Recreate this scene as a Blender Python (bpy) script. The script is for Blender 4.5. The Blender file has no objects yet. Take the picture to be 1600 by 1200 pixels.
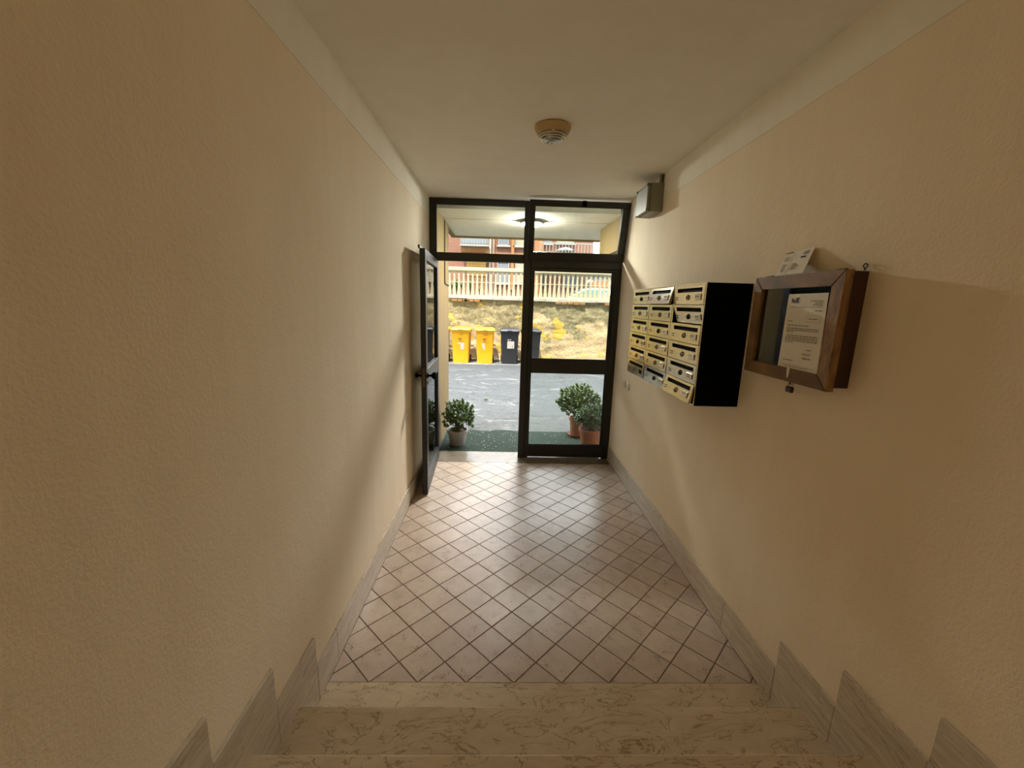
import bpy, math, random
from mathutils import Vector, Matrix
random.seed(7)
S = bpy.context.scene
COL = S.collection
# ------------------------------------------------------------------ camera
F_PX = 641.16
PITCH, YAW, ROLL = 0.19246186, 0.02837899, 0.02879672
CAM = Vector((0.7595, -1.5847, 1.7056))
def cam_axes():
    cy, sy = math.cos(YAW), math.sin(YAW)
    f = Vector((sy*math.cos(PITCH), cy*math.cos(PITCH), -math.sin(PITCH)))
    r = Vector((cy, -sy, 0)); u = r.cross(f)
    r2 = math.cos(ROLL)*r + math.sin(ROLL)*u
    u2 = -math.sin(ROLL)*r + math.cos(ROLL)*u
    return r2, u2, f
AX_R, AX_U, AX_F = cam_axes()
cd = bpy.data.cameras.new('camera'); cam = bpy.data.objects.new('camera', cd); COL.objects.link(cam)
cd.sensor_fit = 'HORIZONTAL'; cd.sensor_width = 36.0; cd.lens = F_PX/1600*36.0
cd.clip_start = 0.02; cd.clip_end = 300
M = Matrix((( AX_R.x, AX_U.x, -AX_F.x, CAM.x), (AX_R.y, AX_U.y, -AX_F.y, CAM.y), (AX_R.z, AX_U.z, -AX_F.z, CAM.z), (0,0,0,1)))
cam.matrix_world = M
S.camera = cam
def at(px, py, Y):
    """surveyed position: the point of the photograph's pixel on the vertical plane y=Y"""
    d = AX_R*((px-800)/F_PX) - AX_U*((py-600)/F_PX) + AX_F
    return CAM + d*((Y-CAM.y)/d.y)
# ------------------------------------------------------------------ world, sun, exposure (a window added behind the camera lets in the same sky as fill)
w = bpy.data.worlds.new('sky'); S.world = w; w.use_nodes = True
bg = w.node_tree.nodes['Background']; bg.inputs[0].default_value = (0.90, 0.95, 1.0, 1); bg.inputs[1].default_value = 5.3
sd = bpy.data.lights.new('sun', 'SUN'); sd.energy = 9.0; sd.color = (1.0, 0.93, 0.80); sd.angle = 0.012
sun = bpy.data.objects.new('sun', sd); COL.objects.link(sun)
sun.rotation_euler = Vector((0.32, 1.0, -2.2)).to_track_quat('-Z', 'Y').to_euler()
sun.location = (0, -10, 30)
S.view_settings.view_transform = 'Standard'; S.view_settings.look = 'None'
S.view_settings.gamma = 1.0; S.view_settings.use_curve_mapping = False
S.view_settings.exposure = 0.62
S.cycles.max_bounces = 14; S.cycles.diffuse_bounces = 8; S.cycles.glossy_bounces = 6; S.cycles.transparent_max_bounces = 16
S.cycles.use_denoising = True
S.cycles.sample_clamp_indirect = 20.0
# ------------------------------------------------------------------ materials
def lin(c):
    return tuple((v/255/12.92 if v/255 <= 0.04045 else ((v/255+0.055)/1.055)**2.4) for v in c)
def new_mat(name):
    m = bpy.data.materials.new(name); m.use_nodes = True
    nt = m.node_tree; b = nt.nodes['Principled BSDF']
    return m, nt, b
def node(nt, t, **kw):
    n = nt.nodes.new(t)
    for k, v in kw.items():
        if k in n.inputs: n.inputs[k].default_value = v
        else: setattr(n, k, v)
    return n
def coords(nt, stretch=(1, 1, 1), kind='Object', rnd=False):
    tc = node(nt, 'ShaderNodeTexCoord'); mp = node(nt, 'ShaderNodeMapping')
    mp.inputs['Scale'].default_value = stretch
    nt.links.new(tc.outputs[kind], mp.inputs['Vector'])
    if rnd:
        oi = node(nt, 'ShaderNodeObjectInfo'); mu = node(nt, 'ShaderNodeMath', operation='MULTIPLY'); mu.inputs[1].default_value = 37.0
        nt.links.new(oi.outputs['Random'], mu.inputs[0])
        cx = node(nt, 'ShaderNodeCombineXYZ')
        for i in range(3): nt.links.new(mu.outputs[0], cx.inputs[i])
        nt.links.new(cx.outputs[0], mp.inputs['Location'])
    return mp.outputs['Vector']
def ramp(nt, src, stops):
    r = node(nt, 'ShaderNodeValToRGB'); e = r.color_ramp.elements
    while len(e) < len(stops): e.new(0.5)
    for i, (p, c) in enumerate(stops):
        e[i].position = p; e[i].color = (*c, 1) if len(c) == 3 else c
    nt.links.new(src, r.inputs[0]); return r.outputs[0]
def noise(nt, vec, scale, detail=4, rough=0.6, dist=0.0):
    n = node(nt, 'ShaderNodeTexNoise', Scale=scale, Detail=detail, Roughness=rough, Distortion=dist)
    nt.links.new(vec, n.inputs['Vector']); return n.outputs[0]
def mixc(nt, fac, a, b, mode='MIX'):
    m = node(nt, 'ShaderNodeMix', data_type='RGBA', blend_type=mode)
    for src, k in ((fac, 0), (a, 6), (b, 7)):
        if isinstance(src, (tuple, list)): m.inputs[k].default_value = (*src[:3], 1)
        elif isinstance(src, (int, float)): m.inputs[k].default_value = src
        else: nt.links.new(src, m.inputs[k])
    return m.outputs[2]
def bump(nt, b, h, strength=0.3, dist=0.002):
    n = node(nt, 'ShaderNodeBump', Strength=strength, Distance=dist)
    nt.links.new(h, n.inputs['Height']); nt.links.new(n.outputs[0], b.inputs['Normal'])
def pmat(name, c1, c2=None, scale=8, rough=0.6, metal=0.0, bumps=None, stretch=(1, 1, 1), spec=0.5, rnd=False, detail=4, lo=0.35, hi=0.65):
    m, nt, b = new_mat(name)
    v = coords(nt, stretch, rnd=rnd)
    if c2 is None: b.inputs['Base Color'].default_value = (*lin(c1), 1)
    else:
        nt.links.new(ramp(nt, noise(nt, v, scale, detail), [(lo, lin(c1)), (hi, lin(c2))]), b.inputs['Base Color'])
    b.inputs['Roughness'].default_value = rough; b.inputs['Metallic'].default_value = metal
    b.inputs['Specular IOR Level'].default_value = spec
    if bumps: bump(nt, b, noise(nt, v, bumps[0], 5, 0.65), bumps[1], bumps[2])
    return m
def plaster(name, c1, c2, strength=0.5):
    m, nt, b = new_mat(name); v = coords(nt)
    big = noise(nt, v, 1.3, 5, 0.6); vs = coords(nt, (5, 5, 0.6)); streak = noise(nt, vs, 1.2, 4, 0.6)
    base = ramp(nt, big, [(0.3, lin(c1)), (0.7, lin(c2))])
    sk = ramp(nt, streak, [(0.35, (0.965, 0.96, 0.95)), (0.65, (1, 1, 1))])
    nt.links.new(mixc(nt, 1.0, base, sk, 'MULTIPLY'), b.inputs['Base Color'])
    b.inputs['Roughness'].default_value = 0.85; b.inputs['Specular IOR Level'].default_value = 0.25
    n1 = noise(nt, v, 95, 3, 0.6); n2 = noise(nt, v, 22, 3, 0.5)
    ad_ = node(nt, 'ShaderNodeMath', operation='ADD'); nt.links.new(n1, ad_.inputs[0]); nt.links.new(n2, ad_.inputs[1])
    bump(nt, b, ad_.outputs[0], strength, 0.005)
    return m
def marble(name, c1, c2, vein, stretch, rough=0.22, vscale=5.0):
    m, nt, b = new_mat(name); v = coords(nt, stretch)
    base = ramp(nt, noise(nt, v, 7, 6, 0.65, 0.6), [(0.3, lin(c1)), (0.7, lin(c2))])
    vn = noise(nt, v, vscale, 5, 0.62, 1.2)
    s = node(nt, 'ShaderNodeMath', operation='SUBTRACT'); s.inputs[1].default_value = 0.5; nt.links.new(vn, s.inputs[0])
    a = node(nt, 'ShaderNodeMath', operation='ABSOLUTE'); nt.links.new(s.outputs[0], a.inputs[0])
    f = ramp(nt, a.outputs[0], [(0.0, (0.85, 0.85, 0.85)), (0.016, (0, 0, 0))])
    nt.links.new(mixc(nt, f, base, lin(vein)), b.inputs['Base Color'])
    b.inputs['Roughness'].default_value = rough
    bump(nt, b, noise(nt, v, 40, 4), 0.12, 0.001)
    return m
def tile_mat():
    m, nt, b = new_mat('glazed_tile'); v = coords(nt, rnd=True)
    oi = node(nt, 'ShaderNodeObjectInfo')
    base = ramp(nt, noise(nt, v, 9, 6, 0.65), [(0.3, lin((182, 164, 148))), (0.7, lin((205, 188, 171)))])
    var = ramp(nt, oi.outputs['Random'], [(0.0, (0.88, 0.87, 0.86)), (1.0, (1, 1, 1))])
    base = mixc(nt, 1.0, base, var, 'MULTIPLY')
    pit = noise(nt, v, 170, 2, 0.5); patch = noise(nt, v, 16, 2, 0.5)
    mu = node(nt, 'ShaderNodeMath', operation='MULTIPLY'); nt.links.new(pit, mu.inputs[0]); nt.links.new(patch, mu.inputs[1])
    f = ramp(nt, mu.outputs[0], [(0.355, (0, 0, 0)), (0.40, (0.7, 0.7, 0.7))])
    nt.links.new(mixc(nt, f, base, lin((120, 92, 78))), b.inputs['Base Color'])
    b.inputs['Roughness'].default_value = 0.3; b.inputs['Specular IOR Level'].default_value = 0.36
    bump(nt, b, noise(nt, v, 30, 4), 0.15, 0.0012)
    return m
def glass_mat(name, tint=(0.93, 0.96, 0.95), ior=1.5):
    m = bpy.data.materials.new(name); m.use_nodes = True; nt = m.node_tree; nt.nodes.clear()
    o = node(nt, 'ShaderNodeOutputMaterial'); t = node(nt, 'ShaderNodeBsdfTransparent'); g = node(nt, 'ShaderNodeBsdfGlossy')
    t.inputs[0].default_value = (*tint, 1); g.inputs['Roughness'].default_value = 0.0
    fr = node(nt, 'ShaderNodeFresnel', IOR=ior); mx = node(nt, 'ShaderNodeMixShader')
    nt.links.new(fr.outputs[0], mx.inputs[0]); nt.links.new(t.outputs[0], mx.inputs[1]); nt.links.new(g.outputs[0], mx.inputs[2])
    nt.links.new(mx.outputs[0], o.inputs[0]); return m
def ruin_mat():
    """flaking plaster: grey rubble, cream render, yellow paint"""
    m, nt, b = new_mat('flaking_plaster'); v = coords(nt)
    stone = ramp(nt, noise(nt, v, 6, 8, 0.7, 0.5), [(0.3, lin((98, 90, 67))), (0.55, lin((141, 131, 100))), (0.75, lin((166, 157, 125)))])
    cream = ramp(nt, noise(nt, v, 3, 6, 0.7), [(0.3, lin((168, 145, 110))), (0.7, lin((180, 161, 128)))])
    yel = ramp(nt, noise(nt, v, 5, 4, 0.6), [(0.3, lin((182, 151, 59))), (0.7, lin((194, 166, 86)))])
    geo = node(nt, 'ShaderNodeTexCoord'); sep = node(nt, 'ShaderNodeSeparateXYZ'); nt.links.new(geo.outputs['Object'], sep.inputs[0])
    # render survives low down and to the right, rubble is bare near the top
    k1 = noise(nt, v, 0.9, 6, 0.6)
    zx = node(nt, 'ShaderNodeMath', operation='MULTIPLY_ADD'); nt.links.new(sep.outputs['Z'], zx.inputs[0]); zx.inputs[1].default_value = -0.16; nt.links.new(k1, zx.inputs[2])
    xx = node(nt, 'ShaderNodeMath', operation='MULTIPLY_ADD'); nt.links.new(sep.outputs['X'], xx.inputs[0]); xx.inputs[1].default_value = 0.035; nt.links.new(zx.outputs[0], xx.inputs[2])
    f1 = ramp(nt, xx.outputs[0], [(0.41, (0, 0, 0)), (0.425, (1, 1, 1))])
    c = mixc(nt, f1, stone, cream)
    k2 = noise(nt, v, 1.7, 6, 0.65, 0.3)
    f2 = ramp(nt, k2, [(0.575, (0, 0, 0)), (0.59, (1, 1, 1))])
    c = mixc(nt, f2, c, yel)
    k3 = noise(nt, v, 2.6, 7, 0.7, 0.8)
    f3 = ramp(nt, k3, [(0.60, (0, 0, 0)), (0.615, (0.9, 0.9, 0.9))])
    c = mixc(nt, f3, c, stone)
    nt.links.new(c, b.inputs['Base Color']); b.inputs['Roughness'].default_value = 0.9; b.inputs['Specular IOR Level'].default_value = 0.15
    h = node(nt, 'ShaderNodeMath', operation='ADD'); nt.links.new(noise(nt, v, 7, 8, 0.75, 0.5), h.inputs[0]); nt.links.new(noise(nt, v, 1.7, 6, 0.65, 0.3), h.inputs[1])
    bump(nt, b, h.outputs[0], 0.9, 0.09)
    return m
def asphalt_mat():
    m, nt, b = new_mat('worn_pavement'); v = coords(nt); v2 = coords(nt, (0.6, 1.0, 1))
    base = ramp(nt, noise(nt, v, 9.0, 8, 0.8), [(0.3, lin((80, 81, 80))), (0.7, lin((102, 103, 102)))])
    pale = ramp(nt, noise(nt, v2, 1.5, 10, 0.74, 1.2), [(0.55, (0, 0, 0)), (0.59, (0.8, 0.8, 0.8))])
    c = mixc(nt, pale, base, lin((126, 126, 123)))
    crack = node(nt, 'ShaderNodeMath', operation='SUBTRACT'); crack.inputs[1].default_value = 0.5
    nt.links.new(noise(nt, v2, 0.55, 7, 0.62, 0.6), crack.inputs[0])
    ab = node(nt, 'ShaderNodeMath', operation='ABSOLUTE'); nt.links.new(crack.outputs[0], ab.inputs[0])
    f = ramp(nt, ab.outputs[0], [(0.0, (0.8, 0.8, 0.8)), (0.004, (0, 0, 0))])
    c = mixc(nt, f, c, lin((50, 48, 44)))
    grit = ramp(nt, noise(nt, v, 45, 4, 0.7), [(0.3, (0.62, 0.62, 0.62)), (0.62, (1.15, 1.15, 1.15))])
    nt.links.new(mixc(nt, 1.0, c, grit, 'MULTIPLY'), b.inputs['Base Color'])
    b.inputs['Roughness'].default_value = 0.9; b.inputs['Specular IOR Level'].default_value = 0.2
    bump(nt, b, noise(nt, v, 40, 5, 0.7), 0.6, 0.006)
    return m
def brick_mat(name, c1, c2, mortar):
    m, nt, b = new_mat(name)
    tc = node(nt, 'ShaderNodeTexCoord'); sp = node(nt, 'ShaderNodeSeparateXYZ'); cb = node(nt, 'ShaderNodeCombineXYZ')
    nt.links.new(tc.outputs['Object'], sp.inputs[0]); nt.links.new(sp.outputs['X'], cb.inputs[0]); nt.links.new(sp.outputs['Z'], cb.inputs[1])
    br = node(nt, 'ShaderNodeTexBrick', Scale=1.0); nt.links.new(cb.outputs[0], br.inputs['Vector'])
    br.inputs['Brick Width'].default_value = 0.26; br.inputs['Row Height'].default_value = 0.07; br.inputs['Mortar Size'].default_value = 0.008
    br.inputs['Color1'].default_value = (*lin(c1), 1); br.inputs['Color2'].default_value = (*lin(c2), 1); br.inputs['Mortar'].default_value = (*lin(mortar), 1)
    nt.links.new(br.outputs[0], b.inputs['Base Color']); b.inputs['Roughness'].default_value = 0.9; return m

MT = dict(
    peach=plaster('peach_stucco', (239, 223, 196), (243, 230, 206), 0.30),
    white_wall=plaster('cream_distemper', (240, 234, 218), (243, 239, 226), 0.2),
    ceiling=plaster('ceiling_paint', (241, 236, 222), (244, 240, 229), 0.10),
    skirt=marble('grey_travertine', (185, 171, 151), (216, 205, 186), (157, 142, 118), (8, 0.9, 7), 0.35, 2.2),
    tread=marble('beige_marble', (191, 171, 141), (212, 195, 165), (137, 114, 84), (1.0, 2.4, 2.4), 0.2, 4.2),
    sill=marble('pale_marble', (112, 106, 91), (123, 117, 104), (93, 83, 67), (1, 1, 1), 0.22, 3.0),
    tile=tile_mat(),
    grout=pmat('dark_grout', (86, 62, 54), (104, 78, 68), 30, 0.9),
    frame=pmat('dark_green_aluminium', (24, 27, 22), (28, 31, 26), 3, 0.4, 0.0, spec=0.5),
    black=pmat('black_lacquer', (4, 4, 4), None, rough=0.7, spec=0.05),
    rubber=pmat('black_rubber', (20, 20, 20), None, rough=0.7),
    glass=glass_mat('window_glass'),
    fill_amber=glass_mat('amber_fill_glass', (0.60, 0.51, 0.34)),  # tint chosen to warm and dim the added fill light
    steel=pmat('brushed_champagne_steel', (184, 176, 154), (206, 199, 178), 6, 0.24, 1.0, bumps=(40, 0.05, 0.0006), stretch=(1, 1, 14)),
    steel_dark=pmat('dark_metal', (84, 78, 66), None, rough=0.35, metal=1.0),
    lock=pmat('lock_chrome', (170, 165, 155), None, rough=0.25, metal=1.0),
    card=pmat('name_card', (226, 220, 200), (236, 232, 216), 20, 0.6),
    ink=pmat('print_ink', (40, 38, 38), None, rough=0.8),
    ink_grey=pmat('grey_print', (128, 124, 116), None, rough=0.8),
    paper=pmat('white_paper', (226, 220, 206), (234, 229, 217), 5, 0.8, bumps=(6, 0.15, 0.003)),
    paper_old=pmat('yellowed_paper', (236, 230, 186), (242, 237, 200), 5, 0.8),
    wood=pmat('varnished_wood', (92, 64, 28), (132, 96, 48), 6, 0.58, stretch=(3, 1, 1.5), bumps=(30, 0.15, 0.001)),
    wood_pale=pmat('worn_wood', (96, 64, 34), (156, 118, 78), 7, 0.6, stretch=(4, 4, 1.1), bumps=(26, 0.4, 0.002)),
    wood_dark=pmat('dark_stained_wood', (50, 26, 14), (66, 36, 20), 6, 0.45, stretch=(3, 1, 1)),
    felt=pmat('dark_green_felt', (44, 42, 30), (52, 50, 36), 40, 0.9),
    box=pmat('grey_plastic', (125, 122, 105), None, rough=0.5),
    lamp_base=pmat('cream_plastic', (188, 162, 113), None, rough=0.5),
    plate=pmat('ivory_plastic', (216, 208, 186), None, rough=0.4),
    terracotta=pmat('terracotta_plastic', (140, 81, 51), (153, 93, 60), 6, 0.6),
    terracotta_pale=pmat('terracotta_clay', (151, 99, 65), (164, 114, 78), 6, 0.8),
    pot_white=pmat('grey_white_plastic', (178, 176, 170), (161, 159, 153), 6, 0.5),
    soil=pmat('potting_soil', (46, 36, 26), (64, 50, 36), 40, 0.95, bumps=(40, 0.8, 0.01)),
    stem=pmat('plant_stem', (98, 84, 58), (122, 108, 76), 20, 0.8),
    leaf=pmat('jade_leaf', (56, 80, 40), (102, 126, 69), 9, 0.38, lo=0.3, hi=0.7),
    leaf2=pmat('grey_green_leaf', (48, 67, 48), (95, 114, 86), 9, 0.42, lo=0.3, hi=0.7),
    leaf3=pmat('bright_leaf', (72, 102, 34), (109, 132, 60), 5, 0.5),
    mat=pmat('green_doormat', (11, 32, 21), (23, 49, 34), 60, 0.95, bumps=(160, 1.0, 0.01)),
    crumb=pmat('pale_litter', (205, 205, 190), None, rough=0.9),
    yellow_wall=pmat('yellow_render', (100, 82, 41), (108, 89, 47), 5, 0.85, stretch=(1, 1, 0.5), bumps=(70, 0.5, 0.004)),
    soffit=pmat('cream_render', (226, 219, 196), (232, 226, 206), 7, 0.85, bumps=(60, 0.4, 0.003)),
    ruin=ruin_mat(), asphalt=asphalt_mat(),
    coping=pmat('pale_mortar', (149, 143, 125), (160, 155, 139), 4, 0.9, bumps=(12, 0.8, 0.03)),
    brick=pmat('orange_brick', (119, 83, 42), (126, 93, 54), 10, 0.9, bumps=(30, 0.5, 0.006)),
    fence=pmat('cream_concrete', (151, 144, 118), (159, 154, 130), 7, 0.85),
    bin_y=pmat('yellow_plastic', (196, 142, 8), (202, 150, 14), 4, 0.45),
    label=pmat('label_paper', (150, 148, 142), None, rough=0.8),
    bin_yl=pmat('yellow_lid_plastic', (164, 143, 9), None, rough=0.45),
    bin_d=pmat('anthracite_plastic', (28, 29, 33), (33, 35, 39), 4, 0.42),
    facade=brick_mat('red_brick', (104, 62, 46), (114, 73, 55), (119, 96, 82)),
    orange=pmat('orange_render', (132, 88, 53), (136, 95, 60), 3, 0.9),
    pinkish=pmat('pink_render', (122, 96, 82), (128, 104, 89), 3, 0.9),
    offwhite=pmat('white_render', (135, 131, 123), (142, 139, 132), 3, 0.9),
    white_metal=pmat('white_metal', (124, 124, 121), None, rough=0.4),
    shutter=pmat('pale_grey_shutter', (99, 103, 110), None, rough=0.5),
    cream_blind=pmat('cream_blind', (135, 128, 109), None, rough=0.6),
    awning=pmat('yellow_awning', (153, 121, 48), (157, 126, 58), 3, 0.7),
    dark_glass=pmat('dark_window_glass', (70, 78, 84), None, rough=0.1),
    car_white=pmat('white_car_paint', (182, 182, 181), None, rough=0.2),
    car_glass=pmat('green_tinted_glass', (76, 112, 106), None, rough=0.08),
    car_silver=pmat('silver_car_paint', (143, 146, 149), None, rough=0.25),
    tyre=pmat('tyre_rubber', (28, 28, 28), None, rough=0.8),
    lamp_red=pmat('tail_lamp', (150, 24, 20), None, rough=0.2),
    street=pmat('street_asphalt', (79, 79, 79), (91, 91, 89), 5, 0.9),
    flower=pmat('orange_flower', (185, 94, 30), None, rough=0.6),
    brass=pmat('brown_metal', (104, 84, 66), None, rough=0.4, metal=0.8),
    steps_paint=pmat('stairwell_paint', (222, 190, 130), (228, 198, 140), 3, 0.9),
)
def lens_mat():
    m, nt, b = new_mat('ribbed_clear_lens')
    b.inputs['Base Color'].default_value = (*lin((120, 112, 94)), 1); b.inputs['Roughness'].default_value = 0.08
    b.inputs['Specular IOR Level'].default_value = 1.0; b.inputs['Coat Weight'].default_value = 1.0
    b.inputs['Metallic'].default_value = 0.3; return m
MT['lens'] = lens_mat(); MT['lens_glint'] = pmat('lens_glint', (236, 230, 212), None, rough=0.15, spec=1.0)  # pale rib colour stands in for highlights on the clear dome
def lamp_mat(name, col, strength):
    m, nt, b = new_mat(name); b.inputs['Base Color'].default_value = (0.8, 0.8, 0.78, 1)
    b.inputs['Emission Color'].default_value = (*col, 1); b.inputs['Emission Strength'].default_value = strength; return m
MT['lit_diffuser'] = lamp_mat('lit_diffuser', (1.0, 0.95, 0.86), 600.0)  # strong glow added to the porch lamp to carry light into the hall
# ------------------------------------------------------------------ mesh builder
class MB:
    def __init__(s): s.v = []; s.f = []
    def add(s, vs, fs):
        o = len(s.v); s.v += [tuple(v) for v in vs]; s.f += [tuple(i+o for i in f) for f in fs]; return s
    def box(s, x0, y0, z0, x1, y1, z1, ch=0.0):
        x0, x1 = min(x0, x1), max(x0, x1); y0, y1 = min(y0, y1), max(y0, y1); z0, z1 = min(z0, z1), max(z0, z1)
        if ch <= 0:
            v = [(x, y, z) for x in (x0, x1) for y in (y0, y1) for z in (z0, z1)]
            return s.add(v, [(0,1,3,2),(4,6,7,5),(0,4,5,1),(2,3,7,6),(0,2,6,4),(1,5,7,3)])
        ch = min(ch, (x1-x0)*.49, (y1-y0)*.49, (z1-z0)*.49)
        V = []; idx = {}
        for i in (0, 1):
            for j in (0, 1):
                for k in (0, 1):
                    cx = (x0, x1)[i]; cy = (y0, y1)[j]; cz = (z0, z1)[k]
                    dx = ch*(1-2*i); dy = ch*(1-2*j); dz = ch*(1-2*k)
                    for a, p in enumerate(((cx, cy+dy, cz+dz), (cx+dx, cy, cz+dz), (cx+dx, cy+dy, cz))):
                        idx[(i, j, k, a)] = len(V); V.append(p)
        Fc = []
        for i in (0, 1):
            q = [idx[(i, 0, 0, 0)], idx[(i, 0, 1, 0)], idx[(i, 1, 1, 0)], idx[(i, 1, 0, 0)]]; Fc.append(q if i == 0 else q[::-1])
            q = [idx[(0, i, 0, 1)], idx[(1, i, 0, 1)], idx[(1, i, 1, 1)], idx[(0, i, 1, 1)]]; Fc.append(q if i == 0 else q[::-1])
            q = [idx[(0, 0, i, 2)], idx[(0, 1, i, 2)], idx[(1, 1, i, 2)], idx[(1, 0, i, 2)]]; Fc.append(q if i == 0 else q[::-1])
        for j in (0, 1):
            for k in (0, 1):
                q = [idx[(0, j, k, 1)], idx[(1, j, k, 1)], idx[(1, j, k, 2)], idx[(0, j, k, 2)]]; Fc.append(q)
                q = [idx[(j, 0, k, 0)], idx[(j, 1, k, 0)], idx[(j, 1, k, 2)], idx[(j, 0, k, 2)]]; Fc.append(q)
                q = [idx[(j, k, 0, 0)], idx[(j, k, 1, 0)], idx[(j, k, 1, 1)], idx[(j, k, 0, 1)]]; Fc.append(q)
        for i in (0, 1):
            for j in (0, 1):
                for k in (0, 1): Fc.append([idx[(i, j, k, a)] for a in range(3)])
        return s.add(V, Fc)
    def prism(s, pts, axis, a, b):
        """polygon in the two other axes, extruded from a to b along axis"""
        def P(p, t):
            if axis == 'x': return (t, p[0], p[1])
            if axis == 'y': return (p[0], t, p[1])
            return (p[0], p[1], t)
        n = len(pts); v = [P(p, a) for p in pts] + [P(p, b) for p in pts]
        f = [tuple(range(n))[::-1], tuple(range(n, 2*n))] + [(i, (i+1) % n, n+(i+1) % n, n+i) for i in range(n)]
        return s.add(v, f)
    def loft(s, rings, cap=True):
        n = len(rings[0]); v = [p for r in rings for p in r]; f = []
        for k in range(len(rings)-1):
            for i in range(n): f.append((k*n+i, k*n+(i+1) % n, (k+1)*n+(i+1) % n, (k+1)*n+i))
        if cap: f += [tuple(range(n))[::-1], tuple(range((len(rings)-1)*n, len(rings)*n))]
        return s.add(v, f)
    def lathe(s, prof, c=(0, 0, 0), n=24, axis='z', cap=False):
        rings = []
        for r, h in prof:
            ring = []
            for i in range(n):
                a = 2*math.pi*i/n; p, q = r*math.cos(a), r*math.sin(a)
                ring.append({'z': (c[0]+p, c[1]+q, c[2]+h), 'x': (c[0]+h, c[1]+p, c[2]+q), 'y': (c[0]+q, c[1]+h, c[2]+p)}[axis])
            rings.append(ring)
        return s.loft(rings, cap)
    def tube(s, pts, r, n=8, r2=None):
        pts = [Vector(p) for p in pts]; rings = []
        r2 = r if r2 is None else r2
        for i, p in enumerate(pts):
            d = (pts[min(i+1, len(pts)-1)] - pts[max(i-1, 0)]).normalized()
            a = d.orthogonal().normalized() if i == 0 else (a - d*a.dot(d)).normalized()
            b_ = d.cross(a); rr = r+(r2-r)*i/max(1, len(pts)-1)
            rings.append([tuple(p+(a*math.cos(2*math.pi*k/n)+b_*math.sin(2*math.pi*k/n))*rr) for k in range(n)])
        return s.loft(rings)
    def mesh(s, name):
        m = bpy.data.meshes.new(name); m.from_pydata(s.v, [], s.f); m.validate(); m.update()
        import bmesh
        bm = bmesh.new(); bm.from_mesh(m); bmesh.ops.recalc_face_normals(bm, faces=bm.faces); bm.to_mesh(m); bm.free()
        return m
    def build(s, name, mat, parent=None, smooth=False, mesh_name=None):
        m = s.mesh(name); m.materials.append(MT[mat] if isinstance(mat, str) else mat)
        if smooth:
            m.shade_smooth(); m.set_sharp_from_angle(angle=math.radians(38))
        return link(name, m, parent)
def link(name, m, parent=None):
    o = bpy.data.objects.new(name, m); COL.objects.link(o)
    if parent is not None: o.parent = parent
    return o
def tag(o, label=None, cat=None, group=None, kind=None):
    for k, v in (('label', label), ('category', cat), ('group', group), ('kind', kind)):
        if v: o[k] = v
    return o
def empty(name, loc=(0, 0, 0), kind=None):
    o = bpy.data.objects.new(name, None); COL.objects.link(o); o.location = loc; o.empty_display_size = 0.05
    if kind: o['kind'] = kind
    return o
def st(name, mb, mat, smooth=False):
    return tag(mb.build(name, mat, smooth=smooth), kind='structure')
def copy_tree(o, parent=None):
    c = o.copy(); COL.objects.link(c)
    if parent is not None: c.parent = parent
    for ch in list(o.children): copy_tree(ch, c)
    return c
# ------------------------------------------------------------------ room shell
W, H, D = 2.0, 2.733, 2.82
SILL = 2.655
CE = -1.25                # near end of the corridor ceiling: the stairwell is open above the steps
wl = st('wall_left', MB().box(-0.25, CE, -0.3, 0, 2.92, H).box(-0.25, -4.3, -0.3, 0, CE, 4.6), 'peach')
wr = st('wall_right', MB().box(W, CE, -0.3, W+0.25, 2.92, H).box(W, -4.3, -0.3, W+0.25, CE, 4.6), 'peach')
MB().box(0, CE, 2.545, 0.0025, D-0.02, H).build('paint_band', 'white_wall', wl)
MB().box(W-0.0025, CE, 2.545, W, D-0.02, H).build('paint_band', 'white_wall', wr)
st('ceiling', MB().box(-0.25, CE, H, W+0.25, 2.95, H+0.25), 'ceiling')
st('ceiling_stairwell', MB().box(-0.25, -4.55, 4.6, W+0.25, CE+0.25, 4.75), 'steps_paint')
st('wall_front', MB().box(0.0, CE, H+0.25, W, CE+0.2, 4.6), 'steps_paint')
wb = st('wall_back', MB().box(-0.25, -4.55, -0.3, W+0.25, -4.3, 1.95).box(-0.25, -4.55, 3.15, W+0.25, -4.3, 4.6)
        .box(-0.25, -4.55, 1.95, 0.2, -4.3, 3.15).box(W-0.2, -4.55, 1.95, W+0.25, -4.3, 3.15), 'steps_paint')
wn = empty('fill_window', (1.0, -4.4, 1.95), 'structure')  # unseen window, added behind the camera to let in fill light
MB().box(-0.8, -0.03, 0, -0.74, 0.03, 1.2).box(0.74, -0.03, 0, 0.8, 0.03, 1.2).box(-0.74, -0.03, 0, 0.74, 0.03, 0.06).box(-0.74, -0.03, 1.14, 0.74, 0.03, 1.2).box(-0.03, -0.03, 0.06, 0.03, 0.03, 1.14).build('window_frame', 'frame', wn)
for a, b in ((-0.74, -0.03), (0.03, 0.74)): MB().box(a, -0.004, 0.06, b, 0.004, 1.14).build('pane', 'fill_amber', wn)
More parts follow.
